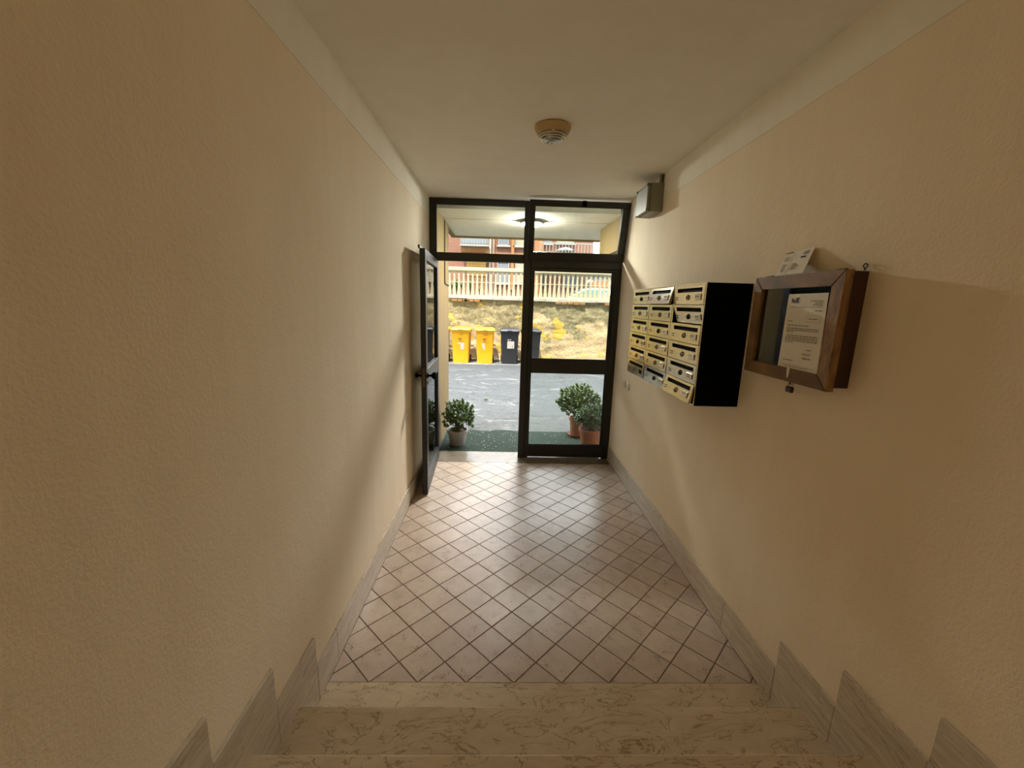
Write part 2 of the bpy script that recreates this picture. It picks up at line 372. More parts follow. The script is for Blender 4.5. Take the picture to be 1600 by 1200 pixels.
# floor: mortar bed with every tile laid on it, diagonal
fl = st('floor', MB().box(0, -0.30, -0.12, W, SILL, -0.004), 'grout')
HD = 0.11025                # half a tile's diagonal pitch
def clip(poly, ax, val, keep_less):
    out = []
    for i in range(len(poly)):
        p, q = poly[i], poly[(i+1) % len(poly)]
        inp = (p[ax] <= val) == keep_less or abs(p[ax]-val) < 1e-9; inq = (q[ax] <= val) == keep_less or abs(q[ax]-val) < 1e-9
        if inp: out.append(p)
        if inp != inq:
            t = (val-p[ax])/(q[ax]-p[ax]); out.append((p[0]+(q[0]-p[0])*t, p[1]+(q[1]-p[1])*t))
    return out
def tile_mesh(poly):
    c = (sum(p[0] for p in poly)/len(poly), sum(p[1] for p in poly)/len(poly))
    def inset(d):
        r = []
        for p in poly:
            l = math.hypot(p[0]-c[0], p[1]-c[1]); k = max(0.3, 1-d/l); r.append((c[0]+(p[0]-c[0])*k, c[1]+(p[1]-c[1])*k))
        return r
    mb = MB()
    mb.loft([[(x, y, -0.006) for x, y in inset(0.0)], [(x, y, -0.0012) for x, y in inset(0.0)], [(x, y, 0.0) for x, y in inset(0.0022)]])
    m = mb.mesh('tile'); m.materials.append(MT['tile']); return m
G = 0.0031                  # half the joint, measured along the diagonal
full = tile_mesh([(HD-G, 0), (0, HD-G), (-HD+G, 0), (0, -HD+G)])
X0, X1, Y0, Y1 = 0.013, W-0.013, 0.002, SILL-0.002
for i in range(-2, 20):
    for j in range(-1, 26):
        if (i+j) % 2 == 0: continue
        cx, cy = 0.1915+HD*i, HD*j
        poly = [(cx+HD-G, cy), (cx, cy+HD-G), (cx-HD+G, cy), (cx, cy-HD+G)]
        if all(X0 <= p[0] <= X1 and Y0 <= p[1] <= Y1 for p in poly): m = full
        else:
            for ax, val, less in ((0, X0, False), (0, X1, True), (1, Y0, False), (1, Y1, True)):
                poly = clip(poly, ax, val, less)
                if len(poly) < 3: break
            if len(poly) < 3: continue
            ar = abs(sum(poly[k][0]*poly[(k+1) % len(poly)][1]-poly[(k+1) % len(poly)][0]*poly[k][1] for k in range(len(poly))))/2
            if ar < 0.0002: continue
            m = tile_mesh([(p[0]-cx, p[1]-cy) for p in poly])
        t = link('tile', m, fl); t.location = (cx, cy, random.uniform(-0.0004, 0.0004))
st('light_stop_slab', MB().box(-0.25, -4.55, -0.32, W+0.25, -0.25, -0.12), 'grout')  # unseen slab, added to stop sky light leaking up under the steps
# marble door sill
tag(MB().box(0.012, SILL, -0.12, W-0.012, 2.99, 0.0, 0.003).build('trim_1', 'sill'), kind='structure')
# stairs going up towards the camera
SH, SG, NY = 0.1539, 0.2912, -0.24
stairs = empty('staircase', (0, 0, 0), 'structure')
MB().box(0.0, NY-0.06, -0.03, W, 0.0, 0.0).build('landing_strip', 'tread', stairs)
NST = 8
for k in range(1, NST+1):
    y = NY-SG*(k-1); z = SH*k
    y2 = y-SG-0.03 if k < NST else -4.29
    MB().box(0.0, y2, z-0.028, W, y, z, 0.009).build('tread', 'tread', stairs)
    MB().box(0.0, y-0.05, z-SH, W, y-0.03, z-0.028).build('riser', 'tread', stairs)
# skirting: slabs along the floor, stepped slabs up the stairs
for side, name in ((0, 'baseboard_left'), (1, 'baseboard_right')):
    bb = empty(name, (0, 0, 0), 'structure')
    def xs(a, b): return (a, b) if side == 0 else (W-b, W-a)
    x0, x1 = xs(0.0, 0.0125)
    cuts = [2.80, 1.93, 1.02, 0.12, -0.088] if side == 0 else [2.80, 2.05, 1.25, 0.33, -0.088]
    for a, b in zip(cuts, cuts[1:]):
        MB().box(x0, b+0.0008, 0.0, x1, a-0.0008, 0.17+random.uniform(-0.002, 0.002), 0.002).build('skirting_slab', 'skirt', bb)
    for k in range(1, NST+1):
        ya = -0.09-0.2955*(k-1); yb = ya-0.2955
        MB().box(x0, yb+0.0008, SH*(k-1), x1, ya, SH*k+0.165, 0.002).build('skirting_slab', 'skirt', bb)
# ------------------------------------------------------------------ entrance: fixed frame, hopper sash, open door leaf
FY0, FY1 = D, D+0.055
en = empty('window_1', (0, D, 0), 'structure')
def bar(name, x0, z0, x1, z1, parent, y0=0.0, y1=0.055): return MB().box(x0, y0, z0, x1, y1, z1, 0.004).build(name, 'frame', parent)
bar('frame_post', 0.0, 0.0, 0.066, H-0.003, en); bar('mullion', 0.972, 0.0, 1.045, H-0.003, en)
bar('frame_head', 0.066, 2.678, 0.972, H-0.003, en); bar('frame_head', 1.045, 2.70, W, H-0.003, en)
bar('transom_bar', 0.066, 2.125, 0.972, 2.208, en); bar('transom_bar', 1.045, 2.085, W, 2.165, en)
bar('frame_post', 1.930, 0.0, W, 2.085, en); bar('frame_post', 1.955, 2.165, W, 2.70, en, 0.015)
bar('frame_stile', 1.045, 0.0, 1.083, 2.085, en, 0.004)
bar('bottom_rail', 1.083, 0.012, 1.930, 0.155, en, 0.004); bar('middle_rail', 1.083, 0.98, 1.930, 1.13, en, 0.004); bar('top_rail', 1.083, 2.055, 1.930, 2.085, en, 0.004)
bar('side_rail', 1.905, 0.155, 1.930, 0.98, en, 0.008); bar('side_rail', 1.905, 1.13, 1.930, 2.055, en, 0.008)
def pane(x0, z0, x1, z1, parent, y=0.028): return MB().box(x0, y-0.003, z0, x1, y+0.003, z1).build('pane', 'glass', parent)
pane(0.066, 2.208, 0.972, 2.678, en); pane(1.083, 0.155, 1.905, 0.98, en); pane(1.083, 1.13, 1.905, 2.055, en)
for z0, z1 in ((0.155, 0.98), (1.13, 2.055)):   # rubber gaskets round the panes
    MB().box(1.083, 0.006, z0, 1.089, 0.03, z1).box(1.899, 0.006, z0, 1.905, 0.03, z1).box(1.089, 0.006, z0, 1.899, 0.03, z0+0.006).box(1.089, 0.006, z1-0.006, 1.899, 0.03, z1).build('gasket', 'rubber', en)
MB().box(0.066, 0.006, 2.208, 0.072, 0.03, 2.678).box(0.966, 0.006, 2.208, 0.972, 0.03, 2.678).box(0.072, 0.006, 2.672, 0.966, 0.03, 2.678).build('gasket', 'rubber', en)
# hopper sash, hinged at the bottom and tipped into the hall
sa = empty('window_2', (0, D-0.004, 2.168), 'structure'); sa.rotation_euler = (math.radians(13.5), 0, 0)
SLEN = 0.562
bar('sash_rail', 1.005, 0.0, 1.992, 0.075, sa, -0.045, 0.0); bar('sash_rail', 1.005, SLEN-0.06, 1.992, SLEN, sa, -0.045, 0.0)
bar('sash_stile', 1.005, 0.075, 1.062, SLEN-0.06, sa, -0.045, 0.0); bar('sash_stile', 1.922, 0.075, 1.992, SLEN-0.06, sa, -0.045, 0.0)
pane(1.062, 0.075, 1.922, SLEN-0.06, sa, -0.02)
MB().box(1.515, -0.062, SLEN-0.05, 1.555, -0.045, SLEN+0.004, 0.003).box(1.525, -0.07, SLEN-0.035, 1.545, -0.062, SLEN-0.005, 0.003).build('latch', 'black', sa)
# the open leaf lies along the left wall
dl = empty('door_1', (0.046, D-0.004, 0), 'structure'); dl.rotation_euler = (0, 0, math.radians(2.4))
LX0, LX1, LY0, LY1 = 0.0, 0.045, -0.965, -0.012
def lbar(name, y0, z0, y1, z1): return MB().box(LX0, y0, z0, LX1, y1, z1, 0.004).build(name, 'frame', dl)
lbar('door_stile', LY0, 0.008, LY0+0.085, 2.125); lbar('door_stile', LY1-0.085, 0.008, LY1, 2.125)
lbar('door_rail', LY0+0.085, 0.008, LY1-0.085, 0.15); lbar('door_rail', LY0+0.085, 0.985, LY1-0.085, 1.135); lbar('door_rail', LY0+0.085, 2.04, LY1-0.085, 2.125)
for z0, z1 in ((0.15, 0.985), (1.135, 2.04)): MB().box(0.019, LY0+0.085, z0, 0.025, LY1-0.085, z1).build('pane', 'glass', dl)
MB().box(-0.012, LY0-0.001, 2.125, 0.004, LY1, 2.15, 0.002).build('rebate_lip', 'frame', dl)
ky = LY0+0.045
kb = MB(); kb.lathe([(0.0, 0), (0.025, 0), (0.025, 0.006), (0.011, 0.010), (0.010, 0.034), (0.018, 0.040), (0.030, 0.052), (0.032, 0.063), (0.026, 0.076), (0.0, 0.080)], (LX1, ky, 1.083), 24, 'x')
kb.build('door_knob', 'black', dl, True)
kb = MB(); kb.lathe([(0.0, 0), (0.022, 0), (0.022, -0.005), (0.010, -0.009), (0.010, -0.03), (0.017, -0.036), (0.02, -0.05), (0.0, -0.058)], (LX0, ky, 1.083), 20, 'x')
kb.build('door_knob', 'black', dl, True)
MB().box(0.012, LY0-0.002, 0.99, 0.033, LY0, 1.15).build('lock_plate', 'brass', dl)
MB().box(LX1, ky-0.006, 1.005, LX1+0.004, ky+0.006, 1.035, 0.002).build('keyhole', 'black', dl)
for z in (0.25, 1.05, 1.9):
    hb = MB(); hb.lathe([(0, 0), (0.009, 0), (0.009, 0.11), (0, 0.11)], (LX1*0.5, 0.0, z), 12); hb.build('hinge', 'black', dl, True)
# ------------------------------------------------------------------ mailboxes
def print_lines(mb, y0, y1, z, h, x, words=True, dx=-0.0006):
    """one line of illegible small print on a sheet facing -x (text runs towards -y)"""
    y = y0
    while y > y1:
        l = min(random.uniform(0.008, 0.024), y-y1) if words else y-y1
        mb.add([(x+dx, y, z), (x+dx, y-l, z), (x+dx, y-l, z+h), (x+dx, y, z+h)], [(0, 1, 2, 3)])
        y -= l+(0.003 if words else 1)
BX, BZ0, BZ1, BW = 1.766, 1.210, 1.838, 0.3835
colname = ['the one closest to the entrance', 'the middle one of three', 'the one beside the notice board']
plates = {}
for ci in range(3):
    ya = 0.474+BW*(2-ci)                 # near edge
    bank = empty('mailbox_bank', (W, ya, BZ0))
    tag(bank, 'steel mailbox column of six doors in black case, ' + colname[ci], 'mailbox', 'mailbox columns on the right wall')
    dep = W-BX
    x0 = -dep+0.004
    sh = MB(); t = 0.006
    sh.box(-0.01, 0, 0, 0, BW, BZ1-BZ0).box(x0, 0, 0, -0.01, t, BZ1-BZ0).box(x0, BW-t, 0, -0.01, BW, BZ1-BZ0).box(x0, t, 0, -0.01, BW-t, t).box(x0, t, BZ1-BZ0-t, -0.01, BW-t, BZ1-BZ0)
    ph = (BZ1-BZ0-0.012)/6
    for r in range(1, 6): sh.box(x0+0.02, t, 0.006+ph*r-0.002, -0.01, BW-t, 0.006+ph*r+0.002)
    sh.build('case', 'black', bank)
    fr = MB(); xf = -dep
    fr.box(xf, 0, 0, x0, 0.008, BZ1-BZ0).box(xf, BW-0.008, 0, x0, BW, BZ1-BZ0).box(xf, 0.008, 0, x0, BW-0.008, 0.007).box(xf, 0.008, BZ1-BZ0-0.007, x0, BW-0.008, BZ1-BZ0)
    fr.build('front_edge', 'steel', bank)
    for r in range(6):
        zt = BZ1-BZ0-0.008-ph*r           # hinge line at the door's top
        dw, dh = BW-0.022, ph-0.0035
        d = MB(); th = 0.007
        sl0, sl1, sz0, sz1 = 0.028, dw-0.036, dh-0.036, dh-0.014
        # the plate with a real slot: local origin at top near corner, z downwards
        d.box(0, 0, -dh, th, dw, -dh+sz0, 0.0).box(0, 0, -dh+sz1, th, dw, 0).box(0, 0, -dh+sz0, th, sl0, -dh+sz1).box(0, sl1, -dh+sz0, th, dw, -dh+sz1)
        d.box(0.002, 0.004, -dh+0.002, 0.016, 0.006, -0.002).box(0.002, dw-0.006, -dh+0.002, 0.016, dw-0.004, -0.002)
        do = d.build('door', 'steel', bank)
        do.location = (-dep-0.001, 0.011, zt)
        ang = 0.0
        if (ci, r) in ((1, 0),): ang = 14
        if (ci, r) in ((2, 5),): ang = 13
        if (ci, r) in ((2, 1),): ang = -11
        if ang == 0: ang = random.uniform(-1.6, 1.6)
        do.rotation_euler = (random.uniform(-0.002, 0.002), math.radians(ang), 0)
        MB().box(0.010, sl0-0.004, -dh+sz0-0.003, 0.013, sl1+0.004, -dh+sz1+0.003).build('slot_flap', 'black', do)
        for q in (0.030, 0.042):
            MB().box(-0.0012, dw-0.052, -dh+q-0.006, 0.001, dw-0.020, -dh+q-0.002).build('vent_slit', 'black', do)
        lk = MB(); ring = [(0.0075*math.cos(2*math.pi*i/16), 0.0145*math.sin(2*math.pi*i/16)) for i in range(16)]
        cyk, czk = dw*0.5, -dh+0.036
        lk.loft([[(h_, cyk+p*s_, czk+q*s_) for p, q in ring] for h_, s_ in ((0.0, 1.0), (-0.006, 1.0), (-0.009, 0.75))])
        lk.build('lock', 'lock' if (ci+r) % 3 else 'steel_dark', do, True)
        MB().box(-0.0112, cyk-0.0015, czk-0.007, -0.0088, cyk+0.0015, czk+0.007).build('keyhole', 'black', do)
        py0, py1, pz0, pz1 = 0.030, 0.098, -dh+0.022, -dh+0.052
        if (ci, r) == (0, 5):
            MB().box(-0.0012, py0+0.005, pz0, 0.001, py1-0.01, pz1-0.004).build('plate_recess', 'black', do)
        else:
            MB().box(-0.004, py0, pz0, 0.001, py1, pz1, 0.0015).build('plate_holder', 'lock', do)
            MB().box(-0.0048, py0+0.004, pz0+0.004, -0.003, py1-0.004, pz1-0.004).build('name_card', 'card', do)
            pr = MB()
            for q in range(random.choice((1, 2, 2, 3))):
                print_lines(pr, py1-0.010, py0+0.010+random.uniform(0, 0.016), pz1-0.0105-q*0.006, 0.003, -0.0048)
            pr.build('name_print', 'ink_grey' if r % 2 else 'ink', do)
# ------------------------------------------------------------------ notice board with padlock, sheets, leaflet
NY0, NY1, NZ0, NZ1 = -0.187, 0.312, 1.431, 1.853
nb = empty('notice_board', (W, 0.06, NZ0))
tag(nb, 'wall-hung wooden notice board with glazed door, worn on its near edge', 'notice board')
def nbx(mb, x0, y0, z0, x1, y1, z1, ch=0.0): return mb.box(x0-W, y0-0.06, z0-NZ0, x1-W, y1-0.06, z1-NZ0, ch)
cs = MB(); by0, by1, bz0, bz1 = NY0+0.012, NY1-0.012, NZ0+0.012, NZ1-0.004
nbx(cs, W-0.01, by0, bz0, W, by1, bz1); nbx(cs, 1.940, by0, bz0, W-0.01, by0+0.014, bz1); nbx(cs, 1.940, by1-0.014, bz0, W-0.01, by1, bz1)
nbx(cs, 1.940, by0+0.014, bz0, W-0.01, by1-0.014, bz0+0.014); nbx(cs, 1.940, by0+0.014, bz1-0.014, W-0.01, by1-0.014, bz1)
cs.build('case', 'wood_dark', nb)
f2 = MB(); nbx(f2, W-0.013, by0+0.014, bz0+0.014, W-0.010, by1-0.014, bz1-0.014); f2.build('back_panel', 'felt', nb)
ndoor = empty('glazed_door', (0, 0, 0)); ndoor.parent = nb
fx0, fx1, fw = 1.910, 1.939, 0.053
def mitre(pts, mat):
    mb = MB(); ch = 0.004
    p3 = [(y-0.06, z-NZ0) for y, z in pts]
    c = (sum(p[0] for p in p3)/4, sum(p[1] for p in p3)/4)
    ins = [(c[0]+(p[0]-c[0])*(1-ch/max(0.02, math.hypot(p[0]-c[0], p[1]-c[1]))), c[1]+(p[1]-c[1])*(1-ch/max(0.02, math.hypot(p[0]-c[0], p[1]-c[1])))) for p in p3]
    mb.loft([[(fx1-W, *p) for p in p3], [(fx0-W+ch, *p) for p in p3], [(fx0-W, *p) for p in ins]])
    return mb.build('frame_rail', mat, ndoor)
e = 0.0004
mitre([(NY0, NZ1), (NY1, NZ1), (NY1-fw, NZ1-fw), (NY0+fw, NZ1-fw)], 'wood')
mitre([(NY0, NZ0), (NY0+fw, NZ0+fw), (NY1-fw, NZ0+fw), (NY1, NZ0)], 'wood')
mitre([(NY0, NZ0+e), (NY0, NZ1-e), (NY0+fw-e, NZ1-fw), (NY0+fw-e, NZ0+fw)], 'wood_pale')
mitre([(NY1, NZ0+e), (NY1-fw+e, NZ0+fw), (NY1-fw+e, NZ1-fw), (NY1, NZ1-e)], 'wood')
g = MB(); nbx(g, 1.9215, NY0+fw-0.004, NZ0+fw-0.004, 1.9255, NY1-fw+0.004, NZ1-fw+0.004); g.build('pane', 'glass', ndoor)
for yy in (-0.155, 0.235):
    h = MB(); nbx(h, 1.926, yy, NZ1, 1.956, yy+0.045, NZ1+0.003); h.tube([(1.939-W, yy-0.06, NZ1-NZ0+0.004), (1.939-W, yy+0.045-0.06, NZ1-NZ0+0.004)], 0.003); h.build('hinge', 'steel_dark', nb)
h = MB(); h.tube([(-0.012, NY0+0.018-0.06, NZ1-NZ0-0.002), (-0.012, NY0+0.018-0.06, NZ1-NZ0+0.008)], 0.003)
h.tube([(-0.012+0.007*math.cos(a*0.5236), NY0+0.018-0.06, NZ1-NZ0+0.014+0.007*math.sin(a*0.5236)) for a in range(13)], 0.002); h.build('screw_eye', 'steel_dark', nb)
h = MB(); nbx(h, 1.932, 0.008, NZ0-0.014, 1.934, 0.034, NZ0+0.002); nbx(h, 1.930, 0.006, NZ0-0.003, 1.950, 0.036, NZ0); h.build('hasp', 'steel_dark', nb)
# padlock hanging on the hasp
pk = empty('padlock', (1.933, 0.021, NZ0-0.046)); tag(pk, 'small dark padlock hanging below the wooden notice board', 'padlock')
MB().box(-0.007, -0.018, 0, 0.007, 0.018, 0.024, 0.003).build('body', 'steel_dark', pk)
MB().tube([(0, -0.011, 0.022)]+[(0, -0.011*math.cos(a*math.pi/8), 0.033+0.011*math.sin(a*math.pi/8)) for a in range(9)]+[(0, 0.011, 0.022)], 0.003).build('shackle', 'lock', pk, True)
# letter taped over the glass
def sheet(name, corners, mat, parent=None, t=0.0004, loc=(0, 0, 0)):
    """sheet facing -x; corners (x,y,z) TL TR BR BL as seen from the hall"""
    nu, nv = 6, 8; vs = []; fs = []
    c = [Vector(p)-Vector(loc) for p in corners]
    for k in (0, 1):
        for j in range(nv+1):
            for i in range(nu+1):
                a = c[0].lerp(c[1], i/nu); b_ = c[3].lerp(c[2], i/nu); p = a.lerp(b_, j/nv)
                p.x += k*t - 0.0006*math.sin(i*1.3+j*0.7); vs.append(p)
    n1 = (nu+1)*(nv+1)
    for k in (0, 1):
        for j in range(nv):
            for i in range(nu): fs.append(tuple(k*n1+q for q in (j*(nu+1)+i, j*(nu+1)+i+1, (j+1)*(nu+1)+i+1, (j+1)*(nu+1)+i)))
    edge = [i for i in range(nu+1)]+[(j+1)*(nu+1)-1 for j in range(1, nv+1)]+[nv*(nu+1)+i for i in range(nu-1, -1, -1)]+[j*(nu+1) for j in range(nv-1, 0, -1)]
    for a, b_ in zip(edge, edge[1:]+edge[:1]): fs.append((a, b_, b_+n1, a+n1))
    return MB().add(vs, fs).build(name, mat, parent)
lx = 1.919
lt = empty('letter', (lx, 0.0, 1.48)); LSH = -0.0165; tag(lt, 'white typed letter with small logo taped over the notice board glass', 'letter')
sheet('sheet', [(lx, 0.089, 1.776), (lx, -0.117, 1.777), (lx, -0.124, 1.483), (lx, 0.094, 1.483)], 'paper', lt, loc=(lx, 0, 1.48))
pr = MB(); X = -0.0012; top = 0.297
for q, (a, b_) in enumerate(((-0.02, -0.085), (-0.045, -0.085), (-0.035, -0.085))): print_lines(pr, a, b_, top-0.030-q*0.007, 0.003, X)
print_lines(pr, 0.085, -0.085, top-0.052, 0.0012, X, False)
print_lines(pr, -0.05, -0.085, top-0.066, 0.003, X)
for a, b_, z_ in ((-0.012, -0.085, 0.083), (-0.012, -0.085, 0.108)): print_lines(pr, a, b_, top-z_, 0.0008, X, False)
for a in (-0.012, -0.0842): pr.add([(X-0.0006, a, top-0.108), (X-0.0006, a-0.0008, top-0.108), (X-0.0006, a-0.0008, top-0.083), (X-0.0006, a, top-0.083)], [(0, 1, 2, 3)])
print_lines(pr, -0.024, -0.072, top-0.097, 0.003, X)
print_lines(pr, 0.087, 0.062, top-0.108, 0.003, X)
print_lines(pr, 0.087, -0.03, top-0.124, 0.0032, X)
for q in range(9):
    if q in (3,): continue
    print_lines(pr, 0.087-(0.008 if q in (4,) else 0), -0.085 if q not in (2, 8) else 0.04, top-0.136-q*0.0068, 0.003, X)
print_lines(pr, -0.038, -0.066, top-0.214, 0.003, X)
print_lines(pr, -0.024, -0.066, top-0.247, 0.003, X)
print_lines(pr, 0.085, 0.025, top-0.262, 0.0035, X); 
for q in range(2): print_lines(pr, 0.095-q*0.03, -0.09+q*0.03, top-0.281-q*0.005, 0.0016, X)
tl = tag(pr.build('typed_lines', 'ink_grey', lt), kind='stuff'); tl.location.y = LSH
lg = MB()
for a, b_, z0, z1 in ((0.082, 0.076, 0.032, 0.018), (0.076, 0.070, 0.032, 0.024), (0.070, 0.062, 0.034, 0.026), (0.059, 0.053, 0.034, 0.017), (0.051, 0.044, 0.034, 0.021), (0.050, 0.041, 0.020, 0.015), (0.084, 0.041, 0.036, 0.0345)):
    lg.add([(X-0.0006, a, top-z0), (X-0.0006, b_, top-z0), (X-0.0006, b_, top-z1), (X-0.0006, a, top-z1)], [(0, 1, 2, 3)])
lg.build('logo', 'ink', lt).location.y = LSH
sg = MB(); sg.tube([(X-0.0008, -0.02-0.045*i/14, top-0.230+0.004*math.sin(i*1.9)+0.001*i/14) for i in range(15)], 0.0006, 5); sg.build('signature', 'ink_grey', lt).location.y = LSH
sheet('tape_strip', [(lx-0.010, 0.022, 1.487), (lx-0.010, 0.004, 1.487), (lx-0.0108, 0.009, 1.447), (lx-0.0108, 0.017, 1.447)], 'card', lt, loc=(lx, 0, 1.48))
os_ = sheet('notice_sheet', [(1.979, 0.262, 1.795), (1.979, 0.062, 1.795), (1.979, 0.050, 1.490), (1.979, 0.244, 1.486)], 'paper_old')
tag(os_, 'yellowed older notice inside the case, half hidden behind the white letter', 'notice')
pr = MB()
for q in range(7): print_lines(pr, 0.235, 0.150, 1.75-q*0.016-(0.03 if q > 3 else 0), 0.0022, 1.9783)
pr.build('faded_lines', 'ink_grey', os_)
# leaflet leaning on the wall on top of the board
lf = sheet('leaflet', [(1.992, 0.250, 1.955), (1.992, 0.086, 1.962), (1.930, 0.048, 1.857), (1.930, 0.207, 1.858)], 'paper')
tag(lf, 'folded printed leaflet leaning on the wall atop the notice board', 'leaflet')
def lp(u, v):          # point on the leaflet, u from left to right, v from top to bottom
    a = Vector((1.992, 0.250, 1.955)).lerp(Vector((1.992, 0.086, 1.962)), u); b_ = Vector((1.930, 0.207, 1.858)).lerp(Vector((1.930, 0.048, 1.857)), u)
    p = a.lerp(b_, v); return (p.x-0.0018, p.y, p.z+0.0008)
def lq(mb, u0, v0, u1, v1): mb.add([lp(u0, v0), lp(u1, v0), lp(u1, v1), lp(u0, v1)], [(0, 1, 2, 3)])
m1 = MB(); m2_ = MB()
lq(m1, 0.02, 0.02, 0.30, 0.06); lq(m1, 0.66, 0.30, 0.84, 0.36)
for q in range(4): lq(m2_, 0.06, 0.24-0.008+q*0.0+0.05*q, 0.26, 0.245+0.05*q+0.004)
for q in range(7): lq(m2_, 0.08, 0.55+q*0.05, 0.24-0.03*(q % 2), 0.57+q*0.05)
lq(m2_, 0.36, 0.05, 0.37, 0.92)
for q in range(3): lq(m2_, 0.70, 0.10+q*0.05, 0.90, 0.13+q*0.05)
for q in range(5): lq(m2_, 0.45, 0.56+q*0.055, 0.62+0.05*(q % 3), 0.59+q*0.055)
m1.build('dark_print', 'ink', lf); m2_.build('grey_print', 'ink_grey', lf)
# ------------------------------------------------------------------ junction box, ceiling lamp, bell plates
jb = empty('junction_box', (W, 1.95, 2.451)); tag(jb, 'grey plastic junction box high on the right wall near the entrance', 'junction box')
MB().box(-0.105, -0.137, 0, 0, 0.137, 0.212, 0.006).build('box_body', 'box', jb)
MB().box(-0.130, -0.137, 0, -0.107, 0.137, 0.212, 0.008).build('box_lid', 'box', jb)
for yy in (-0.125, 0.125):
    for zz in (0.014, 0.198):
        s_ = MB(); s_.lathe([(0, -0.1335), (0.011, -0.1335), (0.011, -0.104), (0, -0.104)], (0, yy, zz), 14, 'x'); s_.build('lid_screw', 'steel_dark', jb, True)
MB().box(-0.03, -0.12, 0.212, -0.002, -0.09, H-2.451-0.001, 0.003).build('cable_duct', 'box', jb)
MB().tube([(-0.016, -0.1235, 0.205), (-0.018, -0.127, 0.235), (-0.016, -0.122, 0.27)], 0.004, 8).build('cable', 'rubber', jb, True)
cl = empty('ceiling_light', (1.03, 1.06, H)); tag(cl, 'round cream ceiling light with ribbed clear dome, in the middle of the ceiling', 'ceiling light')
b1 = MB(); b1.lathe([(0.0, 0.0), (0.100, 0.0), (0.1075, -0.006), (0.107, -0.012), (0.090, -0.044), (0.087, -0.046), (0.0, -0.046)], (0, 0, 0), 40); b1.build('lamp_base', 'lamp_base', cl, True)
prof = [(0.083*math.cos(q*math.pi/24), -0.046-0.040*math.sin(q*math.pi/24)) for q in range(13)]
b1 = MB(); b1.lathe(prof, (0, 0, 0), 40); b1.build('lens', 'lens', cl, True)
for q in range(5):
    th = (0.16+q*0.18)*math.pi/2; rr, zz = 0.083*math.cos(th), -0.046-0.040*math.sin(th)
    b1 = MB(); b1.lathe([(rr+0.0022*math.cos(a*math.pi/4), zz+0.0022*math.sin(a*math.pi/4)) for a in range(9)], (0, 0, 0), 40)
    b1.build('lens_rib', 'lens_glint', cl, True)
for nm, y0, y1, mt, lb in (('bell_plate', 2.375, 2.462, 'plate', 'small ivory switch plate on the right wall, the one nearer the door frame'), ('bell_plate', 2.258, 2.338, 'card', 'small cream wall plate with dark mark, farther from the door frame of the two')):
    bp = empty(nm, (W, (y0+y1)/2, 0.917)); tag(bp, lb, 'wall plate', 'plates low on the right wall')
    hw = (y1-y0)/2
    MB().box(-0.010, -hw, 0, 0, hw, 0.072, 0.002).build('plate', mt, bp)
    if mt == 'plate':
        MB().box(-0.013, -0.012, 0.016, -0.010, 0.012, 0.056, 0.001).build('rocker', mt, bp); MB().box(-0.0138, -0.003, 0.024, -0.013, 0.003, 0.048).build('mark', 'ink', bp)
    else:
        MB().box(-0.0112, 0.008, 0.03, -0.010, 0.016, 0.05).box(-0.0112, -0.016, 0.014, -0.010, -0.008, 0.03).build('mark', 'ink', bp)
# ------------------------------------------------------------------ porch
GZ = -0.02
st('ground', MB().box(-14, 2.99, GZ-0.3, 18, 11.35, GZ), 'asphalt')
st('porch_wall_left', MB().box(-3.0, 2.92, -0.3, 0.03, 4.10, 2.69), 'yellow_wall')
st('porch_wall_right', MB().box(2.03, 2.95, 2.33, 2.25, 4.08, 2.69), 'yellow_wall')
st('wall_facade_right', MB().box(2.25, 2.72, -0.3, 9.0, 2.95, 2.75), 'yellow_wall')
so = empty('porch_soffit', (0, 0, 2.69), 'structure')
MB().box(0.03, 2.95, 0, 2.25, 3.60, 0.06).build('soffit_panel', 'soffit', so)
MB().box(0.03, 3.67, 0.003, 4.2, 4.93, 0.06).build('soffit_panel', 'soffit', so)
MB().box(-0.03, 4.10, -0.022, 0.03, 4.93, 0.06).box(-0.03, 4.93, -0.022, 4.2, 4.97, 0.3).build('soffit_edge', 'yellow_wall', so)
MB().box(0.03, 2.95, -0.03, 2.03, 2.99, 0.0).build('soffit_batten', 'soffit', so)
fa = st('wall_facade', MB().box(-14, 2.55, 2.99, 18, 2.95, 15.6).box(-14, 2.95, 2.75, 18, 4.93, 2.99), 'yellow_wall')
cbp = MB().tube([(0.037, 3.69, 2.68), (0.037, 3.69, 1.97), (0.037, 3.70, 1.94), (0.038, 3.73, 1.93), (0.038, 4.09, 1.925)], 0.007, 8).build('cable', 'rubber', smooth=True)
tag(cbp, 'thin dark cable running down the yellow porch wall', 'cable')
pl = empty('porch_lamp', (1.09, 3.62, 2.69)); tag(pl, 'round white porch lamp under the soffit outside the door', 'porch lamp')
b1 = MB(); b1.lathe([(0, 0.0), (0.135, 0.0), (0.140, -0.010), (0.136, -0.030), (0.128, -0.034), (0.118, -0.030), (0.114, -0.024), (0, -0.022)], (0, 0, 0), 36); b1.build('lamp_rim', 'white_metal', pl, True)
b1 = MB(); b1.lathe([(0.113, -0.028), (0.106, -0.048), (0.07, -0.062), (0, -0.068)], (0, 0, 0), 32); b1.build('diffuser', 'lit_diffuser', pl, True)
